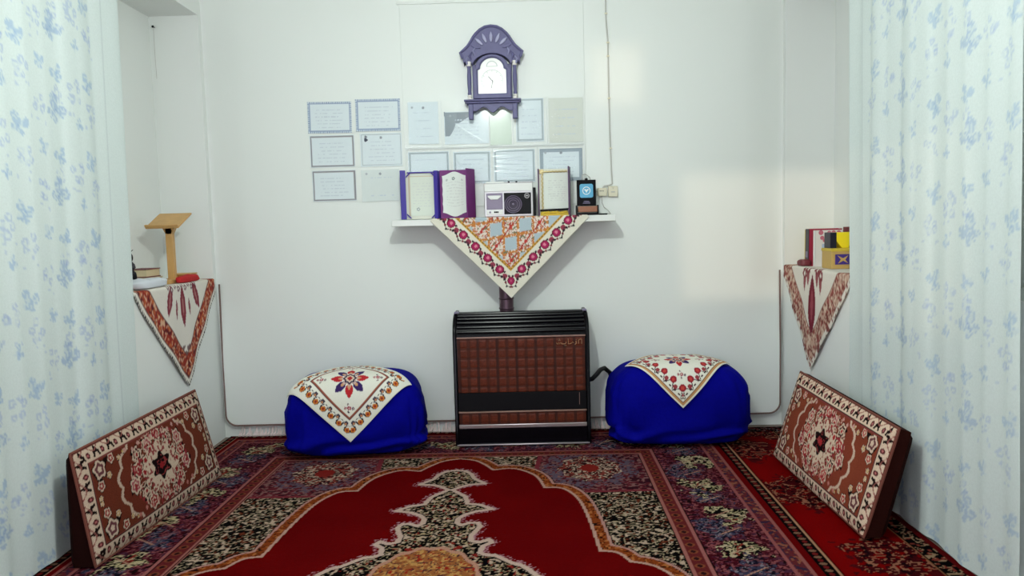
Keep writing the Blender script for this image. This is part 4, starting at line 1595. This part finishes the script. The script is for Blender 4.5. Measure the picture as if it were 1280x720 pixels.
rs = random.Random(7)
crs = [(-.42 + .02 * i, 1.96 - .02 * i, -.30 + .03 * i, 1.83 - .006 * i, .004, .004) for i in range(4)]
crs += [(.03 + .015 * i, 2.03 - .005 * i, .10 + .022 * i, 1.87 + .01 * i, .0045, .004) for i in range(4)]
crs += [(.22 + .02 * rs.random(), 2.03 - .025 * i, .27 + .03 * rs.random(), 2.01 - .028 * i, .006, .005) for i in range(8)]
crs += [(-.645 + .004 * i, 2.02 - .06 * i, -.640, 1.97 - .06 * i, .005, .004) for i in range(4)]
film('plastic_film', 'clear crinkled plastic film over the upper row of papers below the clock', -.680, .416, 1.783, 2.075, crs, 401,
     [(-.452, 2.06, -.450, 1.79), (-.680, 1.783, .416, 1.783), (-.020, 2.0, -.018, 1.79), (.186, 2.066, .188, 1.79), (-.162, 1.97, -.160, 1.79)])
crs = [(-.39 + .02 * rs.random(), 1.75 - .01 * i, -.34 + .03 * rs.random(), 1.66, .005, .005) for i in range(3)]
crs += [(-.14, 1.745 - .03 * i, .09, 1.735 - .032 * i, .007, .004) for i in range(5)]
crs += [(-.20 + .03 * rs.random(), 1.77 - .03 * i, -.15 + .03 * rs.random(), 1.74 - .03 * i, .005, .005) for i in range(5)]
film('plastic_film', 'clear crinkled plastic film over the lower row of papers behind the shelf things', -.674, .412, 1.560, 1.777, crs, 402,
     [(-.674, 1.777, .412, 1.777), (-.403, 1.775, -.400, 1.57), (-.150, 1.775, -.150, 1.57), (.124, 1.775, .126, 1.57), (.412, 1.777, .410, 1.57), (-.674, 1.777, -.672, 1.57)])

# ------------------------------------------------------------------ things on the shelf
ZS = 1.3505       # top of the cloth on the shelf
M['bluebook'] = mat('violet_blue_leatherette', S(58, 40, 150), rough=0.45, bump=0.1, bscale=200)
M['purple'] = mat('purple_velvet', S(112, 36, 112), rough=0.6, bump=0.15, bscale=200)
M['mauve'] = mat('dark_mauve_cover', S(88, 52, 92), rough=0.5)
M['cream'] = mat('cream_card', S(228, 228, 214), rough=0.6)
M['gilt'] = mat('pale_gilt', S(206, 188, 138), rough=0.4, metal=0.3)
M['goldcloth'] = mat('yellow_tassel', S(220, 190, 70), rough=0.8)


def page(name, parent, outline_fn, x0, x1, z0, z1, yb, yt, seed, base, lines, extra=None):
    xs = np.linspace(x0, x1, 90)
    zs = np.linspace(z0, z1, 120)
    X, Z = np.meshgrid(xs, zs)
    w, h = x1 - x0, z1 - z0
    c = Canvas(X, Z, base)
    for i in range(lines):
        zc = z0 + h * (.78 - .55 * i / max(lines - 1, 1))
        ink = vn(X * 170, Z * 2 + i * 5, seed) > .45
        c.fill((np.abs(Z - zc) < .0022) & (X > x0 + w * .16) & (X < x1 - w * .14) & ink, S(210, 214, 210))
    if extra:
        extra(c, x0, x1, z0, z1)
    Y = yb + (yt - yb) * (Z - z0) / h
    Xo, Zo = outline_fn(X, Z, (X - x0) / w, (Z - z0) / h) if outline_fn else (X, Z)
    return grid(name, np.stack([Xo, Y, Zo], -1), c.C, M['paper'], parent)


# open blue folder (stands behind, left end)
fo = thing('certificate_folder', 'open violet blue folder with a cream page at the left end of the shelf', 'folder', (-.585, 4.47, ZS))
MB().box(-.690, -.480, 4.498, 4.506, ZS, ZS + .285).build('back_cover', M['cream'], fo, bevel=.002)
MB().box(-.704, -.671, 4.462, 4.470, ZS, ZS + .293, rot=(0, 0, .25)).build('left_flap', M['bluebook'], fo, bevel=.002)
MB().box(-.497, -.472, 4.455, 4.50, ZS, ZS + .287, rot=(0, 0, -.30)).build('right_flap', M['bluebook'], fo, bevel=.003)
MB().box(-.665, -.498, 4.488, 4.496, ZS + .276, ZS + .284).build('top_edge', M['bluebook'], fo, bevel=.002)


def blue_extra(c, x0, x1, z0, z1):
    w, h = x1 - x0, z1 - z0
    c.fill(np.abs(c.Y - (z0 + h * .95)) < .003, S(206, 196, 170))
    c.fill((c.X < x0 + .012), S(204, 190, 170))
    c.rose(x0 + w * .36, z0 + h * .16, .010, [(1, S(150, 160, 160)), (.5, S(220, 224, 220))], 5)


page('page', fo, None, -.660, -.502, ZS + .020, ZS + .270, 4.494, 4.496, 500, S(220, 226, 214), 9, blue_extra)
for (ax, az, sx, sz) in ((-.672, ZS + .278, 1, -1), (-.496, ZS + .278, -1, -1), (-.672, ZS + .006, 1, 1), (-.496, ZS + .006, -1, 1)):
    MB().prism([(ax, az + sz * .030), (ax, az + sz * .020), (ax + sx * .020, az), (ax + sx * .030, az)], 'y', 4.486, 4.492).build('corner_strap', M['bluebook'], fo, bevel=.001)

# purple folder with scalloped white page
po = thing('certificate_folder', 'open purple folder holding a white scalloped page, second from the left on the shelf', 'folder', (-.335, 4.46, ZS))
MB().box(-.466, -.262, 4.470, 4.478, ZS, ZS + .288).build('back_cover', M['purple'], po, bevel=.002)
MB().box(-.262, -.254, 4.370, 4.476, ZS, ZS + .290, rot=(0, 0, -.42), piv=(-.258, 4.476, ZS)).build('right_flap', M['purple'], po, bevel=.002)


def scal(X, Z, u, v):
    ed = np.abs(2 * u - 1)
    sx = 1 - .035 * np.abs(np.sin(v * np.pi * 4)) * 1.0
    sz = .012 * np.cos(u * 2 * np.pi * 1.0) * np.abs(2 * v - 1)
    return -.378 + (X + .378) * sx, Z - np.sign(v - .5) * (sz)


def pur_extra(c, x0, x1, z0, z1):
    w, h = x1 - x0, z1 - z0
    c.rose(x0 + w * .46, z0 + h * .85, .009, [(1, S(120, 130, 132)), (.4, S(220, 226, 222))], 5)
    c.rose(x0 + w * .18, z0 + h * .86, .007, [(1, S(186, 192, 190))], 5)
    c.rose(x0 + w * .82, z0 + h * .86, .006, [(1, S(196, 200, 198))], 5)


page('page', po, scal, -.452, -.304, ZS + .022, ZS + .266, 4.467, 4.467, 510, S(226, 232, 226), 9, pur_extra)

# radio cassette player
rd = thing('radio_cassette_player', 'silver radio cassette player with dark round speaker in the middle of the shelf', 'radio', (-.045, 4.45, ZS))
rx0, rx1, rz0, rz1, ry0, ry1 = -.200, .090, ZS, ZS + .200, 4.405, 4.515
M['radio'] = mat('silver_plastic', S(206, 204, 206), rough=0.3, metal=0.25)
M['radiogrey'] = mat('grey_plastic', S(134, 122, 146), rough=0.35)
M['spk'] = mat('dark_speaker_grille', S(44, 30, 58), rough=0.5)
MB().box(rx0, rx1, ry0, ry1, rz0, rz1).build('cabinet', M['radio'], rd, bevel=.006, segs=3)
MB().box(rx0 + .004, rx1 - .004, ry0 - .004, ry0 + .004, rz1 - .050, rz1 - .006).build('tuning_scale', M['shelf'], rd, bevel=.002)
MB().box(rx0 + .014, rx0 + .110, ry0 - .005, ry0 + .004, rz0 + .045, rz0 + .140).build('cassette_door', M['radiogrey'], rd, bevel=.003)
MB().prism([(rx0 + .022, rz0 + .126), (rx0 + .022, rz0 + .118), (rx0 + .040, rz0 + .102), (rx0 + .080, rz0 + .102), (rx0 + .100, rz0 + .118), (rx0 + .100, rz0 + .126)], 'y', ry0 - .010, ry0 - .004).build('cassette_window', M['shelf'], rd, bevel=.002)
MB().box(rx0 + .014, rx0 + .110, ry0 - .005, ry0 + .004, rz0 + .014, rz0 + .041).build('key_panel', M['shelf'], rd, bevel=.002)
for i in range(3):
    MB().box(rx0 + .058 + i * .009, rx0 + .066 + i * .009, ry0 - .009, ry0 - .004, rz0 + .024, rz0 + .033).build('key', M['black_matte'], rd, bevel=.001)
MB().lathe([(.006, -.004), (.006, .002)], (rx0 + .034, ry0 - .005, rz0 + .028), 'y', 12).build('knob', M['radiogrey'], rd)
MB().box(rx0 + .118, rx1 - .012, ry0 - .005, ry0 + .004, rz0 + .014, rz0 + .140).build('speaker_panel', M['black_matte'], rd, bevel=.002)
scx, scz = rx0 + .172, rz0 + .072
sp_ = MB().lathe([(.010, -.001), (.050, -.004), (.054, 0), (.054, .004)], (scx, ry0 - .007, scz), 'y', 32).build('speaker', M['spk'], rd)
for r in (.050, .038, .026):
    MB().tube([(scx + r * math.cos(i * math.pi / 16), ry0 - .011, scz + r * math.sin(i * math.pi / 16)) for i in range(32)], .0012, 6, closed=True).build('ring', M['radiogrey'], sp_)
MB().ball((scx, ry0 - .010, scz), (.007, .004, .007)).build('speaker_dome', M['radiogrey'], sp_)
bx, bz = rx1 - .036, rz0 + .121
bd_ = MB().tube([(bx + .0135 * math.cos(i * math.pi / 12), ry0 - .006, bz + .0135 * math.sin(i * math.pi / 12)) for i in range(24)], .0018, 6, closed=True).build('badge', M['radio'], rd)
for k in range(3):
    MB().box(bx - .008 + k * .006, bx - .0045 + k * .006, ry0 - .0075, ry0 - .005, bz - .004, bz + .004).build('badge_mark', M['radio'], bd_)
MB().box(rx0 + .012, rx0 + .118, ry0 + .02, ry0 + .05, rz1, rz1 + .009).build('top_keys', M['shelf'], rd, bevel=.002)
for x in (.020, .066):
    MB().lathe([(.006, 0), (.006, .008), (.004, .011)], (rx0 + .128 + x, ry0 + .035, rz1 - .001), n=14).build('top_knob', M['black_matte'], rd)
MB().tube([(rx0 + .1, ry1 - .02, rz1 + .005), (rx1 + .002, ry1 - .02, rz1 + .007)], .0025, 8).build('aerial', M['silver'], rd)
MB().box(rx1 - .001, rx1 + .018, ry0 + .03, ry1 - .01, rz0 + .002, rz1 - .03).build('side_battery_box', M['black_matte'], rd, bevel=.004)

# gilt framed certificate with a mauve cover folded open
gf = thing('framed_certificate', 'cream certificate with a gilt rope edge and open mauve cover right of the radio', 'certificate', (.22, 4.47, ZS))
gx0, gx1 = .128, .312
MB().box(gx0, gx1, 4.466, 4.474, ZS, ZS + .278).build('back_board', M['cream'], gf, bevel=.002)
MB().box(gx0 - .006, gx0 + .001, 4.445, 4.474, ZS, ZS + .280).build('spine_edge', M['mauve'], gf, bevel=.002)
MB().tube([(gx0 + .020 + .002 * math.sin(i * 1.6), 4.461, ZS + .02 + .246 * i / 40) for i in range(41)], .005, 7).build('rope_edge', M['gilt'], gf)
MB().tube([(gx0 + .02 + .150 * i / 30, 4.461, ZS + .262 + .0015 * math.sin(i * 1.6)) for i in range(31)], .005, 7).build('rope_edge', M['gilt'], gf)
MB().box(gx0 + .004, gx0 + .03, 4.458, 4.468, ZS + .250, ZS + .276).build('corner_plate', M['gilt'], gf, bevel=.002)
page('page', gf, None, gx0 + .030, gx1 - .004, ZS + .042, ZS + .254, 4.4635, 4.4635, 520, S(226, 232, 224), 10)
MB().box(gx1, gx1 + .007, 4.37, 4.472, ZS, ZS + .286, rot=(0, 0, -.16), piv=(gx1, 4.472, ZS)).build('cover_flap', M['mauve'], gf, bevel=.002)
MB().box(gx0 + .004, gx1 - .006, 4.440, 4.464, ZS + .028, ZS + .040, rot=(0, -.03, 0)).build('dark_ledge', M['black_matte'], gf, bevel=.002)
ts = MB()
for i in range(34):
    x = gx0 + .010 + .150 * i / 33
    ts.tube([(x, 4.436, ZS + .012), (x + .002, 4.432, ZS + .018 + .008 * rs.random()), (x + .008, 4.43, ZS + .008 + .018 * rs.random())], .0035, 5)
ts.box(gx0 + .006, gx1 - .012, 4.434, 4.46, ZS, ZS + .018)
tag(ts.build('tassel_cord', M['goldcloth'], None, (.215, 4.445, ZS)), 'yellow tasselled cord lying at the foot of the gilt edged certificate', 'cord')

# black plaque on a copper stand
pq_ = thing('desk_plaque', 'small black plaque with light blue emblem on a copper stand', 'plaque', (.41, 4.46, ZS))
M['copper'] = mat('copper_wood', S(150, 100, 76), rough=0.35, metal=0.3)
M['sky'] = mat('sky_blue_enamel', S(96, 176, 214), rough=0.35)
M['white'] = mat('white_print', S(236, 240, 240), rough=0.4)
MB().box(.352, .466, 4.436, 4.446, ZS + .052, ZS + .206).build('plate', M['black'], pq_, bevel=.002)
MB().prism(rrect(.369, .449, ZS + .100, ZS + .182, .012, 5), 'y', 4.4335, 4.4365).build('emblem_field', M['sky'], pq_, bevel=.001)
ex, ez = .409, ZS + .142
em = MB().ring([(ex + .024 * math.cos(i * math.pi / 12), ez + .024 * math.sin(i * math.pi / 12)) for i in range(24)], [(ex + .0195 * math.cos(i * math.pi / 12), ez + .0195 * math.sin(i * math.pi / 12)) for i in range(24)], 'y', 4.432, 4.434).build('emblem_ring', M['white'], pq_)
MB().prism([(ex - .015, ez + .006), (ex - .006, ez + .010), (ex, ez + .004), (ex + .006, ez + .010), (ex + .015, ez + .006), (ex + .006, ez - .002), (ex, ez - .014), (ex - .006, ez - .002)], 'y', 4.432, 4.434).build('emblem_mark', M['white'], em)
tl = MB()
for k, w in enumerate((.030, .038, .044)):
    tl.box(ex - w / 2, ex + w / 2, 4.4352, 4.4362, ZS + .078 - k * .006, ZS + .081 - k * .006)
tl.build('small_print', M['capgrey'], pq_)
MB().lathe([(.008, .206), (.010, .211), (.004, .217)], (.41, 4.441, ZS), n=12).build('top_knob', M['black_matte'], pq_)
MB().box(.356, .472, 4.418, 4.47, ZS + .014, ZS + .050).build('stand', M['copper'], pq_, bevel=.003)
fr2 = MB()
for x in (.349, .475):
    fr2.box(x - .0035, x + .0035, 4.413, 4.475, ZS + .004, ZS + .056)
fr2.box(.349, .475, 4.413, 4.475, ZS + .004, ZS + .012)
fr2.build('stand_frame', M['black_matte'], pq_, bevel=.001)
MB().box(.346, .53, 4.41, 4.48, ZS - .003, ZS + .005).build('base', M['black_matte'], pq_, bevel=.002)

# outlets, plug and the wires
sw = thing('wall_switch', 'ivory wall switch box under the vertical cable', 'switch', (.582, 4.57, 1.49))
MB().box(.553, .611, 4.548, 4.572, 1.457, 1.521).build('box', M['ivory'], sw, bevel=.004)
MB().box(.570, .594, 4.5455, 4.549, 1.483, 1.489).build('slot', M['cable'], sw, bevel=.001)
MB().ball((.582, 4.5475, 1.508), .003).build('screw', M['cable'], sw)
so = thing('wall_socket', 'ivory power socket with two dark holes between plaque and switch', 'socket', (.515, 4.57, 1.485))
MB().box(.488, .545, 4.546, 4.572, 1.462, 1.512).build('box', M['ivory'], so, bevel=.004)
for x in (.503, .512, .522):
    MB().lathe([(.003, -.001), (.003, .003)], (x, 4.5455, 1.493), 'y', 10).build('hole', M['black_matte'], so)
wire = thing('wall_cable', 'grey cable clipped down the wall from the ceiling to the switch', 'cable', (.575, 4.565, 1.53))
pts = [(.549, 4.567, 2.93), (.556, 4.567, 2.70), (.557, 4.567, 2.52), (.566, 4.567, 2.40), (.567, 4.567, 2.1), (.571, 4.567, 1.8), (.577, 4.567, 1.60), (.579, 4.560, 1.535), (.560, 4.556, 1.527), (.530, 4.556, 1.524), (.520, 4.557, 1.512)]
MB().tube(pts, .0042, 8).build('cord', M['cable'], wire)
for z, x in ((2.38, .566), (2.30, .566), (2.05, .568), (1.75, .573), (2.55, .557)):
    MB().box(x - .008, x + .008, 4.558, 4.572, z - .004, z + .004).build('clip', M['ivory'], wire, bevel=.001)
w2 = MB().tube([(.385, 4.46, 1.562), (.392, 4.50, 1.590), (.412, 4.54, 1.598), (.440, 4.55, 1.580), (.452, 4.555, 1.545), (.47, 4.556, 1.50), (.489, 4.556, 1.487)], .0028, 8).build('lead', M['cable'], None, (.42, 4.53, 1.56))
tag(w2, 'thin pale lead curling from the plaque top to the socket', 'cable')
w3 = MB().tube([(.512, 4.553, 1.464), (.515, 4.552, 1.42), (.525, 4.545, 1.395), (.545, 4.52, 1.375), (.556, 4.48, 1.3535), (.52, 4.455, 1.353)], .0026, 8).build('lead', M['cable'], None, (.52, 4.54, 1.40))
tag(w3, 'pale lead hanging from the socket down to the shelf end', 'cable')

# ------------------------------------------------------------------ left niche sill
ZL = 1.0205
lc = thing('lectern', 'honey coloured wooden book rest on a post in the left niche', 'lectern', (-2.0, 4.20, ZL))
R_ = Euler((math.radians(24), 0, 0)).to_matrix()
MB().box(-2.093, -1.905, 4.13, 4.33, 1.372, 1.382, rot=R_, piv=(-2.0, 4.23, 1.375)).build('board', M['wood'], lc, bevel=.003)
MB().box(-2.093, -1.905, 4.128, 4.138, 1.382, 1.396, rot=R_, piv=(-2.0, 4.23, 1.375)).build('book_stop', M['wood'], lc, bevel=.002)
MB().prism([(-2.03, 1.34), (-1.955, 1.34), (-1.975, 1.30), (-2.01, 1.30)], 'y', 4.20, 4.235).build('board_support', M['wood'], lc, bevel=.002)
MB().box(-2.012, -1.972, 4.20, 4.232, ZL + .022, 1.36).build('post', M['wood'], lc, bevel=.003)
MB().box(-2.055, -1.962, 4.12, 4.31, ZL, ZL + .024).build('base', M['wood'], lc, bevel=.003)
M['orange'] = mat('orange_wood', S(206, 128, 44), rough=0.4, var=.2, bscale=20)
M['redcloth'] = mat('red_cloth', S(186, 22, 28), rough=0.8, bump=.3, bscale=60)
wb = thing('wooden_box', 'small orange wooden box right of the book rest', 'box', (-2.02, 4.42, ZL))
MB().box(-2.075, -1.965, 4.36, 4.47, ZL, ZL + .036).build('body', M['orange'], wb, bevel=.003)
MB().box(-2.08, -1.96, 4.355, 4.475, ZL + .036, ZL + .044).build('lid', M['wood'], wb, bevel=.003)


def soft(name, label, cat, material, cx, cy, z0, a, b, h, seed, rot=0.0, e1=.6, e2=.7):
    n, k = 44, 22
    T, Ph = np.meshgrid(np.linspace(0, 2 * np.pi, n, endpoint=False), np.linspace(-np.pi / 2, np.pi / 2, k))
    R = np.abs(np.cos(Ph)) ** e2
    x = a * np.sign(np.cos(T)) * np.abs(np.cos(T)) ** e1 * R
    y = b * np.sign(np.sin(T)) * np.abs(np.sin(T)) ** e1 * R
    z = h / 2 + h / 2 * np.sign(np.sin(Ph)) * np.abs(np.sin(Ph)) ** np.where(np.sin(Ph) < 0, .3, e2)
    f = 1 + .16 * (vn(x * 40 + 3, y * 40 + z * 60, seed) - .5)
    z = z * (1 + .25 * (vn(x * 25, y * 25 + 7, seed + 1) - .5))
    c_, s_ = math.cos(rot), math.sin(rot)
    P = np.stack([cx + (x * c_ - y * s_) * f, cy + (x * s_ + y * c_) * f, z0 + z], -1)
    o = grid(name, P, None, material, None, (cx, cy, z0), wrap=True)
    return tag(o, label, cat)


soft('cloth_pouch', 'flat red cloth pouch in front of the book rest', 'pouch', M['redcloth'], -1.930, 4.27, ZL, .026, .125, .042, 600)
M['whitecloth'] = mat('white_folded_cloth', S(214, 218, 226), rough=.8, bump=.4, bscale=30)
soft('folded_cloth', 'crumpled white cloth with mauve folds at the sill edge by the curtain', 'cloth', M['whitecloth'], -1.965, 3.85, ZL, .060, .17, .052, 610)
M['pages'] = mat('book_pages', S(214, 196, 160), rough=.8, bump=.2, bscale=90)


def book_flat(label, x0, x1, y0, y1, z0, t, cover, rot):
    o = thing('book', label, 'book', ((x0 + x1) / 2, (y0 + y1) / 2, z0), rot=(0, 0, 0))
    r = (0, 0, rot)
    pv = ((x0 + x1) / 2, (y0 + y1) / 2, z0)
    MB().box(x0 + .004, x1 - .004, y0 + .004, y1 - .004, z0 + .005, z0 + t - .005, rot=r, piv=pv).build('page_block', M['pages'], o)
    MB().box(x0, x1, y0, y1, z0, z0 + .005, rot=r, piv=pv).build('cover', cover, o, bevel=.001)
    MB().box(x0, x1, y0, y1, z0 + t - .005, z0 + t, rot=r, piv=pv).build('cover', cover, o, bevel=.001)
    MB().box(x0 - .001, x0 + .004, y0, y1, z0, z0 + t, rot=r, piv=pv).build('spine', cover, o, bevel=.001)
    return o


M['bk_dark'] = mat('dark_book_cover', S(34, 26, 40), rough=.45)
M['bk_maroon'] = mat('maroon_book_cover', S(110, 40, 50), rough=.5)
M['bk_cream'] = mat('cream_book_cover', S(216, 200, 172), rough=.5)
book_flat('thick cream book at the bottom of the flat stack in the left niche', -2.188, -2.062, 4.07, 4.25, 1.0155, .046, M['bk_cream'], .03)
book_flat('thick book with maroon covers on top of the flat stack in the left niche', -2.182, -2.068, 4.08, 4.23, 1.0625, .048, M['bk_maroon'], -.04)
vz = thing('ornament', 'small dark ornament half hidden behind the left curtain edge', 'ornament', (-2.035, 3.88, ZL))
MB().lathe([(.022, 0), (.030, .01), (.018, .03), (.026, .06), (.022, .085), (.010, .10)], (-2.06, 3.90, 1.0155), n=18).build('body', M['black_matte'], vz)
MB().lathe([(.010, .098), (.022, .112), (.018, .13), (.006, .145)], (-2.06, 3.90, 1.0155), n=16).build('neck', M['bk_dark'], vz)
MB().ball((-2.06, 3.90, 1.182), (.012, .012, .024)).build('finial', M['black_matte'], vz)
MB().tube([(-2.06, 3.90, 1.20), (-2.055, 3.90, 1.215), (-2.045, 3.90, 1.222)], .002, 6).build('wick', M['black_matte'], vz)
# nail at the niche top with a bit of string
nl = thing('nail', 'small dark nail high in the left niche corner', 'nail', (-2.17, 4.56, 2.57))
MB().lathe([(.003, .02), (.003, -.012), (.0075, -.012), (.0065, -.016)][::-1], (-2.165, 4.55, 2.545), 'y', 10).build('shank', M['black_matte'], nl)
MB().tube([(-2.165, 4.545, 2.545), (-2.168, 4.548, 2.40), (-2.168, 4.552, 2.24)], .0012, 5).build('string', M['cable'], nl)

# ------------------------------------------------------------------ right niche sill: books and boxes
ZR = 1.0155


def book_up(label, x0, x1, y, t, z0, h, cover, spine, lean=0.0, rotz=0.0):
    """upright book, front cover towards -y, spine at its left"""
    o = thing('book', label, 'book', ((x0 + x1) / 2, y + t / 2, z0))
    Rm = Euler((lean, 0, rotz)).to_matrix()
    pv = ((x0 + x1) / 2, y + t / 2, z0)
    MB().box(x0 + .003, x1 - .003, y + .003, y + t - .003, z0 + .002, z0 + h - .003, rot=Rm, piv=pv).build('page_block', M['pages'], o)
    MB().box(x0, x1, y, y + .003, z0, z0 + h, rot=Rm, piv=pv).build('cover', cover, o, bevel=.001)
    MB().box(x0, x1, y + t - .003, y + t, z0, z0 + h, rot=Rm, piv=pv).build('cover', cover, o, bevel=.001)
    MB().box(x0 - .001, x0 + .003, y, y + t, z0, z0 + h, rot=Rm, piv=pv).build('spine', spine, o, bevel=.001)
    return o, Rm, pv


M['bk_yellow'] = mat('yellow_book', S(206, 180, 60), rough=.5)
M['bk_crim'] = mat('crimson_book', S(158, 40, 66), rough=.45)
M['bk_navy'] = mat('black_blue_spine', S(20, 18, 40), rough=.35)
M['bk_white'] = mat('white_book_cover', S(226, 226, 224), rough=.4)
M['bk_brown'] = mat('brown_book', S(96, 40, 36), rough=.5)
book_up('thin yellow book at the far left of the right niche books', 1.698, 1.88, 4.398, .020, ZR, .212, M['bk_yellow'], M['bk_yellow'], .03)
o, Rm, pv = book_up('tall crimson book with black and blue spine behind the white book', 1.69, 1.882, 4.335, .052, ZR, .216, M['bk_crim'], M['bk_navy'], .02)
MB().box(1.687, 1.690, 4.345, 4.378, ZR + .05, ZR + .085, rot=Rm, piv=pv).build('spine_label', M['capgrey'], o)
o, Rm, pv = book_up('white covered book with pink flowers standing in front of the crimson book', 1.697, 1.868, 4.255, .030, ZR, .208, M['bk_white'], M['bk_white'], -.0)
M['pinkp'] = mat('pink_print', S(196, 110, 130), rough=.5)
M['bluep'] = mat('pale_blue_print', S(176, 196, 222), rough=.5)
cvr = [ch for ch in o.children if ch.name.startswith('cover')][0]
for x, z, r in ((1.728, .195, .014), (1.775, .192, .013), (1.80, .195, .012), (1.83, .193, .013), (1.735, .165, .012), (1.748, .15, .01)):
    MB().lathe([(r, 0), (r * .9, .0012)], (x, 4.2535, ZR + z), 'y', 12).build('printed_flower', M['pinkp'], cvr)
MB().box(1.735, 1.765, 4.2535, 4.2545, ZR + .02, ZR + .13).build('printed_panel', M['bluep'], cvr)
book_up('maroon book at the back beside the right curtain edge', 1.84, 1.915, 4.19, .03, ZR, .225, M['bk_maroon'], M['bk_maroon'])
yb = thing('book', 'black book with a bright yellow cover lying on the tan box', 'book', (1.79, 4.08, ZR + .112))
MB().box(1.700, 1.735, 4.06, 4.14, ZR + .1125, ZR + .198).build('spine', M['bk_navy'], yb, bevel=.002)
M['bright'] = mat('bright_yellow_card', S(246, 222, 20), rough=.5)
MB().prism([(1.735, ZR + .198), (1.735, ZR + .150), (1.765, ZR + .1125), (1.80, ZR + .1125), (1.81, ZR + .14), (1.855, ZR + .18), (1.87, ZR + .198)], 'y', 4.058, 4.13).build('cover', M['bright'], yb, bevel=.002)
tb = thing('box', 'tan box with a purple label on the right niche sill', 'box', (1.77, 4.08, ZR))
M['tan'] = mat('tan_card', S(192, 160, 92), rough=.6)
M['plum'] = mat('purple_label', S(62, 40, 130), rough=.5)
MB().box(1.695, 1.86, 4.03, 4.16, ZR, ZR + .100).build('body', M['tan'], tb, bevel=.004)
MB().box(1.692, 1.863, 4.027, 4.163, ZR + .095, ZR + .112).build('lid', M['bk_yellow'], tb, bevel=.004)
lb = MB().box(1.715, 1.800, 4.0275, 4.031, ZR + .024, ZR + .080).build('label', M['plum'], tb)
MB().prism([(1.725, ZR + .074), (1.757, ZR + .058), (1.785, ZR + .074), (1.768, ZR + .05), (1.785, ZR + .03), (1.757, ZR + .045), (1.73, ZR + .03), (1.745, ZR + .052)], 'y', 4.0255, 4.028).build('label_star', M['tan'], lb)
soft('cloth_roll', 'small maroon folded cloth left of the yellow book on the right sill', 'cloth', M['bk_maroon'], 1.675, 4.36, ZR, .034, .045, .042, 640)

# ------------------------------------------------------------------ things that come in sets
for o in list(bpy.data.objects):
    if o.parent is not None or 'category' not in o:
        continue
    n, l = o.name.split('.')[0], o['label']
    if n == 'certificate':
        o['group'] = 'certificates stuck on the back wall'
    elif n == 'book':
        o['group'] = 'books in the left niche' if 'left niche' in l else 'books in the right niche'
    elif n == 'carpet_cushion':
        o['group'] = 'carpet cushions leaning on the side walls'
    elif n == 'embroidered_cloth':
        o['group'] = 'embroidered cloths on the blue poufs'
    elif n == 'sill_cloth':
        o['group'] = 'triangular cloths on the niche sills'
    elif n == 'curtain':
        o['group'] = 'sheer flowered curtains'
    elif n == 'certificate_folder':
        o['group'] = 'open folders on the shelf'
    elif n == 'plastic_film':
        o['group'] = 'plastic films over the wall papers'
    elif n == 'curtain_rod':
        o['group'] = 'curtain rods'
